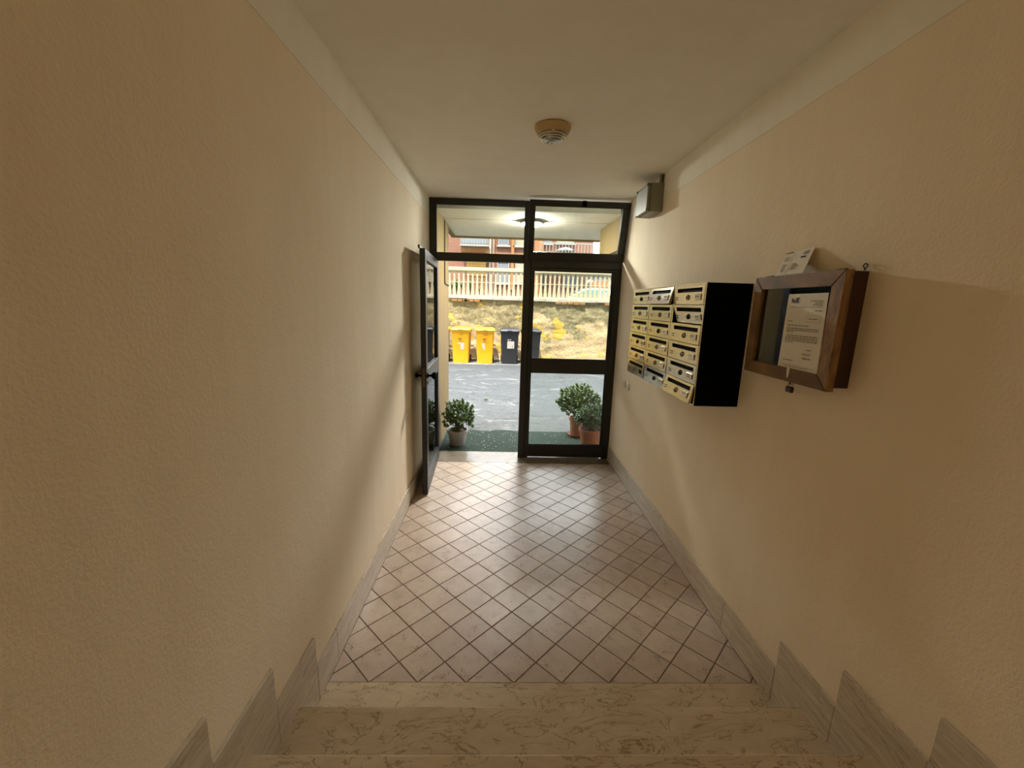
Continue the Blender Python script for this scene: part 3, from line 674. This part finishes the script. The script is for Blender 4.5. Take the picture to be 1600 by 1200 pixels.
# doormat
dm = empty('doormat', (1.0, 3.4, GZ)); tag(dm, 'long dark green doormat just outside the entrance', 'doormat')
nx, ny = 30, 12; vs = []
for j in range(ny+1):
    for i in range(nx+1):
        x = -0.95+2.15*i/nx; y = -0.40+0.83*j/ny
        if j == ny and i < 9: y -= 0.03*math.sin(i)
        if j == ny and 8 < i < 13: y += 0.03
        vs.append((x, y+0.01*math.sin(i*0.7)*(j == ny), 0.0115+0.0015*math.sin(i*0.9+j)))
fs = [(j*(nx+1)+i, j*(nx+1)+i+1, (j+1)*(nx+1)+i+1, (j+1)*(nx+1)+i) for j in range(ny) for i in range(nx)]
n1 = len(vs); edge = list(range(nx+1))+[(j+1)*(nx+1)-1 for j in range(1, ny+1)]+[ny*(nx+1)+i for i in range(nx-1, -1, -1)]+[j*(nx+1) for j in range(ny-1, 0, -1)]
vs += [(vs[k][0], vs[k][1], 0.0) for k in edge]
fs += [(edge[k], edge[(k+1) % len(edge)], n1+(k+1) % len(edge), n1+k) for k in range(len(edge))]
MB().add(vs, fs).build('pile', 'mat', dm)
cr = MB()
for q in range(260):
    x, y = random.uniform(-0.9, 1.1), random.uniform(-0.38, 0.40); s_ = random.uniform(0.002, 0.006); z = 0.0165
    cr.add([(x-s_, y-s_, z), (x+s_, y-s_*0.4, z+0.002), (x+s_*0.6, y+s_, z), (x-s_*0.4, y+s_*0.7, z+0.004)], [(0, 1, 2, 3)])
tag(cr.build('litter_specks', 'crumb', dm), kind='stuff')
# ------------------------------------------------------------------ potted plants
def leaf(mb, base, d, l, wd, up=None):
    d = d.normalized(); s_ = d.cross(Vector((0, 0, 1)) if up is None else up)
    if s_.length < 1e-3: s_ = Vector((1, 0, 0))
    s_.normalize(); n = s_.cross(d)
    b_ = Vector(base); m_ = b_+d*l*0.6
    p = [b_, m_-s_*wd/2+n*wd*0.12, b_+d*l, m_+s_*wd/2+n*wd*0.12, m_-n*wd*0.15]
    mb.add(p, [(0, 4, 1), (1, 4, 2), (2, 4, 3), (3, 4, 0), (0, 1, 3), (1, 2, 3)])
def rosette(mb, p, out, n, l, wd, rng):
    out = out.normalized(); a0 = rng.random()*6.28
    t = out.orthogonal().normalized(); u = out.cross(t)
    for k in range(n):
        a = a0+k*2.4; sp = 0.35+0.75*k/n
        d = out*(1-0.55*sp*0.8)+(t*math.cos(a)+u*math.sin(a))*sp
        leaf(mb, p-out*0.02*k/n, d, l*rng.uniform(0.8, 1.15), wd*rng.uniform(0.8, 1.15), out)
def plant(name, label, loc, pot, pot_mat, crown, leaf_mat, seed, nros, lsize, saucer=None, gaps=False, ribs=False):
    rng = random.Random(seed)
    r = empty(name, loc); tag(r, label, 'potted plant')
    r0, r1, hp = pot
    b1 = MB()
    n = 36; prof = [(0, 0.0), (r0, 0.0), (r0+(r1-r0)*0.85, hp*0.82), (r1+0.006, hp*0.83), (r1+0.008, hp*0.98), (r1, hp), (r1-0.008, hp*0.99), (r1-0.010, hp*0.86), (0, hp*0.86)]
    b1.lathe(prof, (0, 0, 0.012 if saucer else 0.0), n)
    if ribs:
        for k, v in enumerate(b1.v):
            i = k % n
            if i % 2 and math.hypot(v[0], v[1]) > r0*0.9: b1.v[k] = (v[0]*0.965, v[1]*0.965, v[2])
    b1.build('pot', pot_mat, r, not ribs)
    zb = 0.012 if saucer else 0.0
    if saucer:
        b1 = MB(); b1.lathe([(0, 0), (r0+0.02, 0), (r0+0.035, 0.03), (r0+0.03, 0.032), (r0+0.018, 0.012), (0, 0.012)], (0, 0, 0), 32); b1.build('saucer', saucer, r, True)
    b1 = MB(); b1.lathe([(r1-0.010, 0), (r1*0.6, 0.012), (0, 0.018)], (0, 0, hp*0.87+zb), 24); b1.build('soil', 'soil', r, True)
    cx, cy, cz, rx, ry, rz = crown
    fo = MB(); sm = MB()
    base = Vector((0, 0, hp*0.88+zb))
    tips = []
    for k in range(nros):
        # fibonacci sphere, upper part and sides
        zz = 1-1.55*(k+0.5)/nros; a = k*2.39996; q = math.sqrt(max(0, 1-zz*zz)); rr = rng.uniform(0.72, 1.0) if not gaps else rng.uniform(0.55, 1.05)
        d = Vector((q*math.cos(a), q*math.sin(a), zz))
        tips.append((Vector((cx+rx*d.x*rr, cy+ry*d.y*rr, cz+rz*d.z*rr)), d))
    lim = hp+zb+0.012
    for k, (p, d) in enumerate(tips):
        if p.z < lim and math.hypot(p.x, p.y) < r1+0.02: p.z = lim+0.02*rng.random()
        rosette(fo, p, d+Vector((0, 0, 0.35)), rng.randint(7, 10), lsize, lsize*0.55, rng)
        if k % 2 == 0:
            mid = base.lerp(p, 0.55)+Vector((rng.uniform(-.03, .03), rng.uniform(-.03, .03), 0.02))
            for f_ in (0.55, 0.8):
                pp = mid.lerp(p, f_); rosette(fo, pp, d+Vector((rng.uniform(-.6, .6), rng.uniform(-.6, .6), 0.2)), 5, lsize*0.9, lsize*0.5, rng)
    for k in range(0, len(tips), max(1, len(tips)//16)):
        p, d = tips[k]
        mid = base.lerp(p, 0.5)+Vector((rng.uniform(-.02, .02), rng.uniform(-.02, .02), 0.03))
        b0 = base+Vector((rng.uniform(-.3, .3)*r1, rng.uniform(-.3, .3)*r1, 0))
        sm.tube([b0, b0.lerp(mid, 0.5)+Vector((0, 0, 0.01)), mid, p], 0.009, 6, 0.003)
    tag(fo.build('foliage', leaf_mat, r), kind='stuff'); sm.build('stems', 'stem', r, True)
    return r
plant('potted_jade', 'jade plant in grey white pot outside, beside the open door', (0.246, 3.25, GZ+0.0155), (0.088, 0.122, 0.19), 'pot_white', (0.02, 0.0, 0.36, 0.185, 0.18, 0.205), 'leaf', 3, 84, 0.048, gaps=True)
plant('potted_jade', 'bushy jade plant in ribbed terracotta pot with saucer, behind the glass', (1.790, 3.68, GZ+0.0155), (0.080, 0.100, 0.245), 'terracotta_pale', (0.02, 0.02, 0.455, 0.285, 0.20, 0.225), 'leaf', 5, 110, 0.056, saucer='terracotta', ribs=True)
plant('potted_shrub', 'grey green shrub in smooth terracotta pot, in front of the larger plant', (1.885, 3.26, GZ+0.0155), (0.105, 0.140, 0.235), 'terracotta', (0.02, -0.01, 0.375, 0.22, 0.14, 0.13), 'leaf2', 9, 80, 0.060)
# small weed in the pavement crack
wd = MB(); rng = random.Random(4)
c0 = at(739, 614, 5.2)
for k in range(16):
    a = k*2.4; leaf(wd, (0, 0, 0.005), Vector((math.cos(a), math.sin(a), 0.5+0.5*rng.random())), 0.07*rng.uniform(.6, 1.2), 0.03)
wo = wd.build('weed', 'leaf3'); wo.location = (0.50, 5.65, GZ); tag(wo, 'small green weed growing from a pavement crack', 'weed')
# ------------------------------------------------------------------ retaining wall, coping, fence
RY = 11.30
def wall_grid():
    rng = random.Random(11); from mathutils import noise as mn
    nx, nz = 220, 48; x0, x1 = -9.0, 13.0; z0, z1 = GZ-0.05, 1.86
    vs = []; fs = []
    for j in range(nz+1):
        for i in range(nx+1):
            x = x0+(x1-x0)*i/nx; z = z0+(z1-z0)*j/nz
            h = mn.fractal(Vector((x*1.1, z*1.6, 3.1)), 1.0, 2.0, 4)*0.05+mn.noise(Vector((x*6, z*8, 0.3)))*0.018
            if z > 1.0: h += abs(mn.noise(Vector((x*5, z*9, 9.3))))*0.04
            vs.append((x, RY-0.02-h-0.06*(1-j/nz), z))
    for j in range(nz):
        for i in range(nx): fs.append((j*(nx+1)+i, j*(nx+1)+i+1, (j+1)*(nx+1)+i+1, (j+1)*(nx+1)+i))
    mb = MB().add(vs, fs); mb.box(x0, RY+0.06, z0, x1, RY+0.55, 1.86); return mb
rw = wall_grid().build('wall_retaining', 'ruin', smooth=False); rw['kind'] = 'structure'; rw.data.shade_smooth()
cpn = MB(); rng = random.Random(2)
for q in range(28):
    x = -9+q*0.79; cpn.box(x, RY-0.10-rng.uniform(0, 0.03), 1.83-rng.uniform(0, 0.03), x+0.785, RY+0.55, 1.895+rng.uniform(-0.006, 0.006), 0.012)
tag(cpn.build('coping', 'coping', rw), kind='stuff')
st('curb', MB().box(-9, RY-0.32, GZ-0.02, 13, RY, GZ+0.035), 'coping')
for px, n_ in ((706, 3), (722, 3), (868, 5), (945, 4)):
    for q in range(n_):
        p = at(px+q*9.5, 469, RY-0.1); 
        MB().box(p.x, RY-0.13, 1.735+random.uniform(-.005, .005), p.x+0.17, RY-0.02, 1.805, 0.008).build('brick', 'brick', rw)
fe = empty('balustrade_fence', (0, RY+0.05, 1.895)); tag(fe, 'cream concrete fence of arched balusters along the retaining wall', 'fence')
FX0, FX1, pitch = -4.0, 7.2, 0.1395
def prof_y(prof, th):
    pts = [(-w_/2, z) for w_, z in prof]+[(w_/2, z) for w_, z in reversed(prof)]
    return MB().prism(pts, 'y', -th/2, th/2)
up = [(0.070, 0.425), (0.070, 0.448), (0.056, 0.458), (0.046, 0.52), (0.044, 0.58), (0.052, 0.64), (0.070, 0.69), (0.096, 0.725), (0.118, 0.745), (0.1385, 0.755)]
lo = [(0.112, 0.04), (0.104, 0.10), (0.074, 0.25), (0.056, 0.36), (0.050, 0.40), (0.070, 0.412), (0.070, 0.424)]
um = prof_y(up, 0.07).mesh('baluster_top'); um.materials.append(MT['fence'])
lm = prof_y(lo, 0.07).mesh('baluster_foot'); lm.materials.append(MT['fence'])
n = int((FX1-FX0)/pitch)
MB().box(FX0-0.1, -0.08, 0.0, FX1+0.1, 0.08, 0.04, 0.006).build('base_rail', 'fence', fe)
k = 0
while k < n:
    k2 = min(n, k+20); xa = FX0+k*pitch; xb = FX0+k2*pitch
    MB().box(xa+0.004, -0.075, 0.755, xb-0.004, 0.075, 0.865, 0.012).build('top_rail', 'fence', fe); k = k2
MB().box(FX0, -0.02, 0.425, FX1, 0.02, 0.445).build('middle_rail', 'fence', fe)
for k in range(n):
    for nm, m in (('baluster', um), ('baluster_foot', lm)):
        o = link(nm, m, fe); o.location = (FX0+(k+0.5)*pitch, 0, 0)
# ------------------------------------------------------------------ wheelie bins
def rrect(cx, cy, wx, wy, z, r=0.04, n=4):
    pts = []
    for sx, sy, a0 in ((1, 1, 0), (-1, 1, 90), (-1, -1, 180), (1, -1, 270)):
        for i in range(n+1):
            a = math.radians(a0+90*i/n); pts.append((cx+sx*(wx/2-r)+r*math.cos(a), cy+sy*(wy/2-r)+r*math.sin(a), z))
    return pts
def make_bin(mat, lid_mat, label, group):
    r = empty('wheelie_bin'); tag(r, label, 'bin', group)
    b = MB()   # front is -y, origin at the front foot centre
    b.loft([rrect(0, 0.30, 0.44, 0.50, 0.0, 0.03), rrect(0, 0.305, 0.455, 0.53, 0.12), rrect(0, 0.32, 0.515, 0.63, 0.86), rrect(0, 0.32, 0.535, 0.65, 0.88), rrect(0, 0.32, 0.555, 0.67, 0.895), rrect(0, 0.32, 0.555, 0.67, 0.945)])
    b.build('body', mat, r, True)
    b = MB()
    for x in (-0.17, 0.17, -0.085, 0.085):
        b.add([(x-0.004, 0.0445, 0.10), (x+0.004, 0.0445, 0.10), (x+0.004*1.05, 0.012, 0.55), (x-0.004*1.05, 0.012, 0.55), (x, 0.058, 0.10), (x, 0.03, 0.55)], [(0, 1, 2, 3), (0, 3, 5, 4), (1, 4, 5, 2), (0, 4, 1), (2, 5, 3)])
    b.build('front_ribs', mat, r)
    b = MB()
    b.loft([rrect(0, 0.315, 0.575, 0.70, 0.945), rrect(0, 0.315, 0.58, 0.705, 0.965), rrect(0, 0.315, 0.56, 0.68, 0.985), rrect(0, 0.33, 0.46, 0.54, 1.02), rrect(0, 0.33, 0.40, 0.48, 1.025)])
    b.build('lid', lid_mat, r, True)
    MB().box(-0.07, -0.065, 0.955, 0.07, -0.03, 0.985, 0.008).build('lid_grip', lid_mat, r)
    MB().tube([(-0.22, 0.63, 0.96), (-0.22, 0.70, 0.985), (0.22, 0.70, 0.985), (0.22, 0.63, 0.96)], 0.014, 8).build('push_bar', lid_mat, r, True)
    for x in (-0.235, 0.235):
        b = MB(); b.lathe([(0, -0.025), (0.06, -0.025), (0.095, -0.02), (0.1, 0), (0.095, 0.02), (0.06, 0.025), (0, 0.025)], (x, 0.60, 0.10), 20, 'x'); b.build('wheel', 'tyre', r, True)
    MB().tube([(-0.23, 0.60, 0.10), (0.23, 0.60, 0.10)], 0.012, 8).build('axle', 'steel_dark', r)
    return r
def face(z): return 0.05-0.045*min(1, z/0.86)+0.0   # y of the front face at height z
def front_quad(mb, x0, z0, x1, z1, off=0.004):
    def fy(z): return (0.05+(0.04-0.05)*z/0.12) if z < 0.12 else 0.04+(0.005-0.04)*(z-0.12)/0.74
    mb.add([(x0, fy(z0)-off, z0), (x1, fy(z0)-off, z0), (x1, fy(z1)-off, z1), (x0, fy(z1)-off, z1), (x0, fy(z0), z0), (x1, fy(z0), z0), (x1, fy(z1), z1), (x0, fy(z1), z1)],
           [(0, 1, 2, 3), (0, 4, 5, 1), (1, 5, 6, 2), (2, 6, 7, 3), (3, 7, 4, 0)])
def decorate(r, ink, lab, torn):
    b = MB()
    for x0, z0, x1, z1 in ((-0.06, 0.70, -0.03, 0.725), (-0.045, 0.685, -0.02, 0.705), (-0.035, 0.665, 0.0, 0.68), (0.0, 0.71, 0.02, 0.73), (0.025, 0.705, 0.05, 0.72), (0.0, 0.69, 0.03, 0.70), (-0.05, 0.645, 0.04, 0.652)): front_quad(b, x0, z0, x1, z1)
    if torn != 0: front_quad(b, -0.085, 0.60, 0.11, 0.606)
    b.build('emblem', ink, r)
    b = MB()
    if torn == 0: front_quad(b, -0.065, 0.455, 0.135, 0.665)
    elif torn == 1:
        front_quad(b, -0.08, 0.545, 0.11, 0.595); front_quad(b, 0.0, 0.39, 0.105, 0.545)
    else:
        front_quad(b, -0.09, 0.45, -0.005, 0.59); front_quad(b, -0.045, 0.39, 0.0, 0.45)
    b.build('label_sheet', lab, r)
ys = RY-1.0
for i, (px, mt, lid, lb, torn) in enumerate((
        (686, 'bin_y', 'bin_yl', 'yellow wheelie bin mostly hidden behind the yellow porch wall', 1),
        (719.5, 'bin_y', 'bin_yl', 'yellow wheelie bin with torn label, next to the yellow porch wall', 1),
        (757.5, 'bin_y', 'bin_yl', 'yellow wheelie bin with torn label, next to the dark bin', 2),
        (795.5, 'bin_d', 'bin_d', 'dark grey wheelie bin with square white label, beside yellow bin', 0),
        (830, 'bin_d', 'bin_d', 'dark grey wheelie bin half hidden behind the door mullion', 0))):
    r = make_bin(mt, lid, lb, 'wheelie bins along the old wall')
    p = at(px, 560, ys); r.location = (p.x, ys-0.03, GZ); r.rotation_euler = (0, 0, math.radians((2, -1, 1.5, -1, 3)[i]))
    if i in (1, 2): decorate(r, 'ink', 'label', torn)
    if i == 3: decorate(r, 'offwhite', 'label', 0)
    if i == 0: decorate(r, 'ink', 'label', 1)
# ------------------------------------------------------------------ beyond the fence: street, apartment block, cars, plants
SZ = 1.12
st('street', MB().box(-20, RY+0.56, SZ-0.3, 34, 60, SZ), 'street')
FYB = 20.0
def rect(px0, py0, px1, py1, Y): 
    a = at(px0, py0, Y); b_ = at(px1, py1, Y); return min(a.x, b_.x), min(a.z, b_.z), max(a.x, b_.x), max(a.z, b_.z)
ab = empty('apartment_block', (0, FYB, SZ)); tag(ab, 'red brick apartment block with balconies and blinds behind the fence', 'building')
def rel(mb, x0, y0, z0, x1, y1, z1, ch=0.0): return mb.box(x0, y0-FYB, z0-SZ, x1, y1-FYB, z1-SZ, ch)
xr = at(926, 400, FYB).x
rel(MB(), -12, FYB, SZ, xr, FYB+8, 6.6).build('wall', 'facade', ab)
def win(px0, py0, px1, py1, mat, sill=True):
    x0, z0, x1, z1 = rect(px0, py0, px1, py1, FYB)
    f = MB()
    for a in ((x0, z0, x0+0.05, z1), (x1-0.05, z0, x1, z1), (x0+0.05, z1-0.05, x1-0.05, z1), (x0+0.05, z0, x1-0.05, z0+0.05)): rel(f, a[0], FYB-0.05, a[1], a[2], FYB+0.02, a[3])
    fo_ = f.build('window', 'white_metal', ab)
    s_ = MB(); zz = z0+0.05
    while zz < z1-0.06:
        rel(s_, x0+0.05, FYB-0.03, zz, x1-0.05, FYB-0.005, min(zz+0.085, z1-0.05), 0.006); zz += 0.09
    s_.build('blind', mat, fo_)
    if sill: rel(MB(), x0-0.08, FYB-0.12, z0-0.07, x1+0.08, FYB, z0).build('sill', 'offwhite', fo_)
for a in ((779, 358, 795, 384, 'shutter'), (805, 358, 821, 385, 'cream_blind'), (777, 409, 795, 443, 'shutter'), (805, 409, 820, 443, 'cream_blind'), (843, 412, 851, 445, 'shutter'),
          (847, 362, 862, 381, 'shutter'), (870, 362, 897, 381, 'cream_blind'), (880, 426, 902, 448, 'shutter')): win(*a)
x0, z0, x1, z1 = rect(729, 396, 759, 432, FYB); s_ = MB(); zz = z0
while zz < z1: rel(s_, x0, FYB-0.06, zz, x1, FYB+0.01, zz+0.11, 0.008); zz += 0.118
s_.build('roller_blind', 'awning', ab)
x0, z0, x1, z1 = rect(729, 432.5, 759, 458, FYB)
rel(MB(), x0, FYB-0.02, z0, x1, FYB+0.01, z1).build('door', 'wood_pale', ab)
# bay under the balcony, balcony slab and railing
x0, z0, x1, z1 = rect(720, 385, 763, 394, FYB-0.9)
rel(MB(), x0, FYB-0.75, z0, x1, FYB, z1).build('balcony_beam', 'orange', ab)
x0, z0, x1, z1 = rect(718.5, 382, 764, 385, FYB-1.1)
rel(MB(), x0, FYB-1.1, z0, x1, FYB, z1).build('balcony_slab', 'offwhite', ab)
def railing(px0, px1, pyt, pyb, Y, step, name='railing'):
    x0, z0, x1, z1 = rect(px0, pyb, px1, pyt, Y); f = MB()
    rel(f, x0, Y-0.02, z1-0.05, x1, Y+0.02, z1); rel(f, x0, Y-0.02, z0, x1, Y+0.02, z0+0.04)
    x = x0
    while x < x1: rel(f, x, Y-0.012, z0+0.04, x+0.028, Y+0.012, z1-0.05); x += step
    f.build(name, 'white_metal', ab)
railing(719.5, 763, 360, 382, FYB-1.05, 0.13)
x0, z0, x1, z1 = rect(721, 362, 762, 381, FYB); rel(MB(), x0, FYB-0.02, z0, x1, FYB+0.01, z1).build('balcony_door', 'shutter', ab)
x0, z0, x1, z1 = rect(842, 396, 944, 405, FYB-1.6); rel(MB(), x0, FYB-1.6, z0, x1, FYB, z1).build('balcony_slab', 'offwhite', ab)
railing(843, 943, 381.5, 396, FYB-1.55, 0.15)
for px, w_, mt in ((766, 0.10, 'offwhite'), (771, 0.12, 'pinkish'), (801, 0.14, 'orange')):
    p = at(px, 400, FYB); rel(MB(), p.x-w_/2, FYB-0.12, SZ, p.x+w_/2, FYB, 6.6).build('downpipe' if mt == 'offwhite' else 'pilaster', mt, ab)
x0, z0, x1, z1 = rect(836, 370, 845, 446, FYB); rel(MB(), x0, FYB-0.2, SZ, x1, FYB, 6.6).build('pilaster', 'orange', ab)
x0, z0, x1, z1 = rect(903, 427, 925, 450, FYB); rel(MB(), x0, FYB-0.03, z0, x1, FYB+0.01, z1).build('garage_door', 'pinkish', ab)
# parasol on the terrace
p = at(884, 405, FYB-1.0); ps = empty('parasol', (p.x, FYB-0.8, p.z)); tag(ps, 'white parasol open on the terrace of the brick apartment block', 'parasol')
zt = at(884, 386, FYB-0.8).z-p.z; zr = at(884, 392, FYB-0.8).z-p.z
MB().tube([(0, 0, 0), (0, 0, zt)], 0.025, 8).build('pole', 'white_metal', ps)
b1 = MB(); b1.lathe([(0.46, zr), (0.25, (zr+zt)/2+0.03), (0.0, zt), ], (0, 0, 0), 8); b1.lathe([(0.46, zr-0.04), (0.0, zt-0.02)], (0, 0, 0), 8); b1.build('canopy', 'offwhite', ps)
# white house far right
hb = empty('far_house', (0, 30, SZ)); tag(hb, 'low white house with windows beyond the parked cars', 'building')
a = at(921, 424, 30.0); c_ = at(985, 424, 30.0)
MB().box(a.x, 0, 0, c_.x+6, 6, at(940, 425, 30).z-SZ).build('wall', 'offwhite', hb)
MB().box(a.x-0.2, -0.3, at(940, 425, 30).z-SZ, c_.x+6.2, 6.2, at(940, 424, 30).z-SZ+0.1).build('roof', 'pinkish', hb)
for px in (928, 935.5, 943, 950.5, 958):
    q = at(px, 434, 30); f = MB(); f.box(q.x-0.16, -0.03, q.z-SZ-0.1, q.x+0.16, 0.02, q.z-SZ+0.2); w_ = f.build('window', 'white_metal', hb)
    MB().box(q.x-0.12, -0.04, q.z-SZ-0.06, q.x+0.12, -0.03, q.z-SZ+0.16).build('pane', 'dark_glass', w_)
for px in (929, 938, 947): q = at(px, 441, 30); MB().box(q.x-0.2, -0.04, 0, q.x+0.2, 0.01, q.z-SZ+0.08).build('garage_door', 'orange', hb)
# globe street lamp
q = at(922, 441, 12.5); gl = empty('globe_lamp', (q.x, 12.5, SZ)); tag(gl, 'white globe garden lamp on a post behind the fence', 'lamp')
MB().tube([(0, 0, 0), (0, 0, q.z-SZ-0.08)], 0.03, 10).build('post', 'white_metal', gl)
b1 = MB(); b1.lathe([(0.095*math.sin(math.pi*i/10), -0.095*math.cos(math.pi*i/10)) for i in range(11)], (0, 0, q.z-SZ), 20); b1.build('globe', 'offwhite', gl, True)
# cars, parked nose to the left
def car(label, x, y, mat, L=4.2, Hc=1.45, hat=False):
    r = empty('car', (x, y, SZ)); tag(r, label, 'car', 'cars parked behind the fence')
    b = MB(); hw = 0.85
    low = [(0.0, 0.32), (0.03, 0.62), (0.25, 0.78), (1.05, 0.92), (L-0.15, 0.98), (L, 0.80), (L, 0.34), (L-0.5, 0.24), (0.4, 0.24)]
    def ring(pts, y_, sh=0.0): return [(px_+sh*(0.5-px_/L), y_, pz) for px_, pz in pts]
    b.loft([ring([(p[0], p[1]*0.97) for p in low], -hw+0.0, 0.2), ring(low, -hw+0.10), ring(low, hw-0.10), ring([(p[0], p[1]*0.97) for p in low], hw, 0.2)]); b.build('body', mat, r, True)
    cab = [(0.95, 0.90), (1.75, Hc-0.03), (2.1, Hc), (L-0.9, Hc-0.03), (L-0.25, 0.96)]
    def cr_(k, y_): return [((p[0]-2.4)*k+2.4, y_*(1-0.16*(p[1]-0.9)/(Hc-0.9)), p[1]) for p in cab]
    b = MB(); b.loft([cr_(0.97, -hw+0.04), cr_(1, -hw+0.12), cr_(1, hw-0.12), cr_(0.97, hw-0.04)]); b.build('cabin', mat, r, True)
    for sgn in (-1, 1):
        for seg in ((1.22, 2.35), (2.45, L-0.62)):
            pts = []
            for f_ in (0, 1):
                xx = seg[f_]
            zb, zt_ = 0.97, Hc-0.09
            xa, xb = seg
            t0 = max(0.0, (1.78-xa)) if xa < 1.5 else 0.0; t1 = 0.32 if xb > 3 else 0.0
            def yy(z): return sgn*((hw-0.036)*(1-0.16*(z-0.9)/(Hc-0.9))+0.008)
            b = MB(); b.add([(xa, yy(zb), zb), (xb, yy(zb), zb), (xb-t1, yy(zt_), zt_), (xa+t0, yy(zt_), zt_), (xa, yy(zb)-sgn*0.02, zb), (xb, yy(zb)-sgn*0.02, zb), (xb-t1, yy(zt_)-sgn*0.02, zt_), (xa+t0, yy(zt_)-sgn*0.02, zt_)],
                            [(0, 1, 2, 3), (0, 4, 5, 1), (1, 5, 6, 2), (2, 6, 7, 3), (3, 7, 4, 0)]); b.build('side_window', 'car_glass', r)
    b = MB(); b.add([(1.02, -0.66, 0.96), (1.02, 0.66, 0.96), (1.70, 0.58, Hc-0.05), (1.70, -0.58, Hc-0.05)], [(0, 1, 2, 3)])
    for k, v in enumerate(b.v): b.v[k] = (v[0]-0.035, v[1], v[2]+0.02)
    b.build('windscreen', 'car_glass', r)
    for wx in (0.78, L-0.75):
        for sgn in (-1, 1):
            b = MB(); b.lathe([(0, -0.1), (0.22, -0.1), (0.31, -0.08), (0.32, 0), (0.31, 0.08), (0.22, 0.1), (0, 0.1)], (wx, sgn*(hw-0.1), 0.32), 22, 'y'); wh = b.build('wheel', 'tyre', r, True)
            b = MB(); b.lathe([(0, 0.105), (0.19, 0.105), (0.2, 0.09)], (wx, sgn*(hw-0.1), 0.32), 16, 'y') if sgn > 0 else b.lathe([(0, -0.105), (0.19, -0.105), (0.2, -0.09)], (wx, sgn*(hw-0.1), 0.32), 16, 'y'); b.build('hubcap', 'car_silver', wh)
    MB().box(-0.0, -0.7, 0.58, 0.08, -0.4, 0.70, 0.02).box(0.0, 0.4, 0.58, 0.08, 0.7, 0.70, 0.02).build('headlamp', 'car_silver', r)
    MB().box(L-0.02, -0.72, 0.70, L+0.02, -0.5, 0.84, 0.01).box(L-0.02, 0.5, 0.70, L+0.02, 0.72, 0.84, 0.01).build('tail_lamp', 'lamp_red', r)
    return r
car('white car with green tinted windows parked nose left behind the fence', at(905, 455, 14.0).x, 14.0, 'car_white', 4.3, 1.50)
car('silver car parked farther back, left of the white car', at(868, 455, 17.2).x-0.6, 17.0, 'car_silver', 4.1, 1.36)
# plants along the top of the wall
WT = 1.895
def agave(x, y, h, label, seed):
    rng = random.Random(seed); r = empty('agave', (x, y, WT)); tag(r, label, 'plant', 'spiky plants on top of the wall')
    bx = MB(); bx.loft([rrect(0, 0, 0.14, 0.14, 0.0, 0.02), rrect(0, 0, 0.17, 0.18, 0.14, 0.02)]); bx.build('trough', 'offwhite', r)
    f = MB()
    for k in range(15):
        a = k*2.4; tl = 0.1+0.22*rng.random(); l = h*rng.uniform(0.75, 1.1); d = Vector((math.cos(a)*tl, math.sin(a)*tl, 1)).normalized()
        s_ = d.cross(Vector((0, 0, 1))).normalized(); pts = []
        for q in range(5):
            t = q/4; c = Vector((0, 0, 0.12))+d*l*t+Vector((d.x, d.y, 0))*0.2*l*t*t; w_ = (0.022+0.02*math.sin(t*2.4))*(1-t**3)+0.002
            pts.append((c-s_*w_, c+s_*w_))
        o_ = len(f.v); f.add([p for pr_ in pts for p in pr_], [(2*q, 2*q+1, 2*q+3, 2*q+2) for q in range(4)])
    tag(f.build('blades', 'leaf3', r), kind='stuff')
for px, h_, lb in ((704, 0.30, 'spiky green plant in white trough, beside the yellow porch wall'), (713.5, 0.42, 'tallest upright spiky green plant in white trough behind the fence'), (723.5, 0.34, 'arching spiky green plant in white trough, middle of the row'), (734, 0.36, 'leafy spiky plant in white trough, next to the terracotta pots')):
    agave(at(px, 455, RY+0.33).x, RY+0.33, h_, lb, int(px))
def wallpot(x, y, label, seed, flower=False):
    rng = random.Random(seed); r = empty('flower_pot', (x, y, WT)); tag(r, label, 'potted plant', 'terracotta pots on top of the wall')
    b = MB(); b.lathe([(0, 0), (0.048, 0), (0.062, 0.13), (0.070, 0.132), (0.070, 0.165), (0.062, 0.165), (0.058, 0.145), (0, 0.145)], (0, 0, 0), 20); b.build('pot', 'terracotta', r, True)
    f = MB()
    for k in range(46):
        a = rng.random()*6.28; e_ = rng.uniform(0.1, 1.4); d = Vector((math.cos(a)*math.cos(e_), math.sin(a)*math.cos(e_), math.sin(e_)))
        leaf(f, Vector((0, 0, 0.17))+d*rng.uniform(0.01, 0.05), d, 0.06, 0.035)
    tag(f.build('foliage', 'leaf3', r), kind='stuff')
    if flower:
        b = MB()
        for k in range(5):
            a = k*1.25; b.lathe([(0.0, 0), (0.022, 0.008), (0.018, 0.02), (0, 0.022)], (0.05*math.cos(a), 0.05*math.sin(a), 0.24+0.01*(k % 3)), 8)
        b.build('flowers', 'flower', r, True)
for i, (px, lb, fl_) in enumerate(((747, 'terracotta pot with orange flowers on top of the wall', True), (779, 'terracotta pot of green leaves, the left of two side by side', False), (787, 'terracotta pot of green leaves, the right of two side by side', False), (798, 'terracotta pot of leafy greenery, nearest left of the door mullion', False), (808, 'terracotta pot of leafy greenery, hidden partly behind the mullion', False), (838, 'terracotta pot of greenery seen left in the fixed pane', False), (849, 'terracotta pot of greenery, rightmost on the wall', False))):
    wallpot(at(px, 455, RY+0.32).x, RY+0.32, lb, i, fl_)
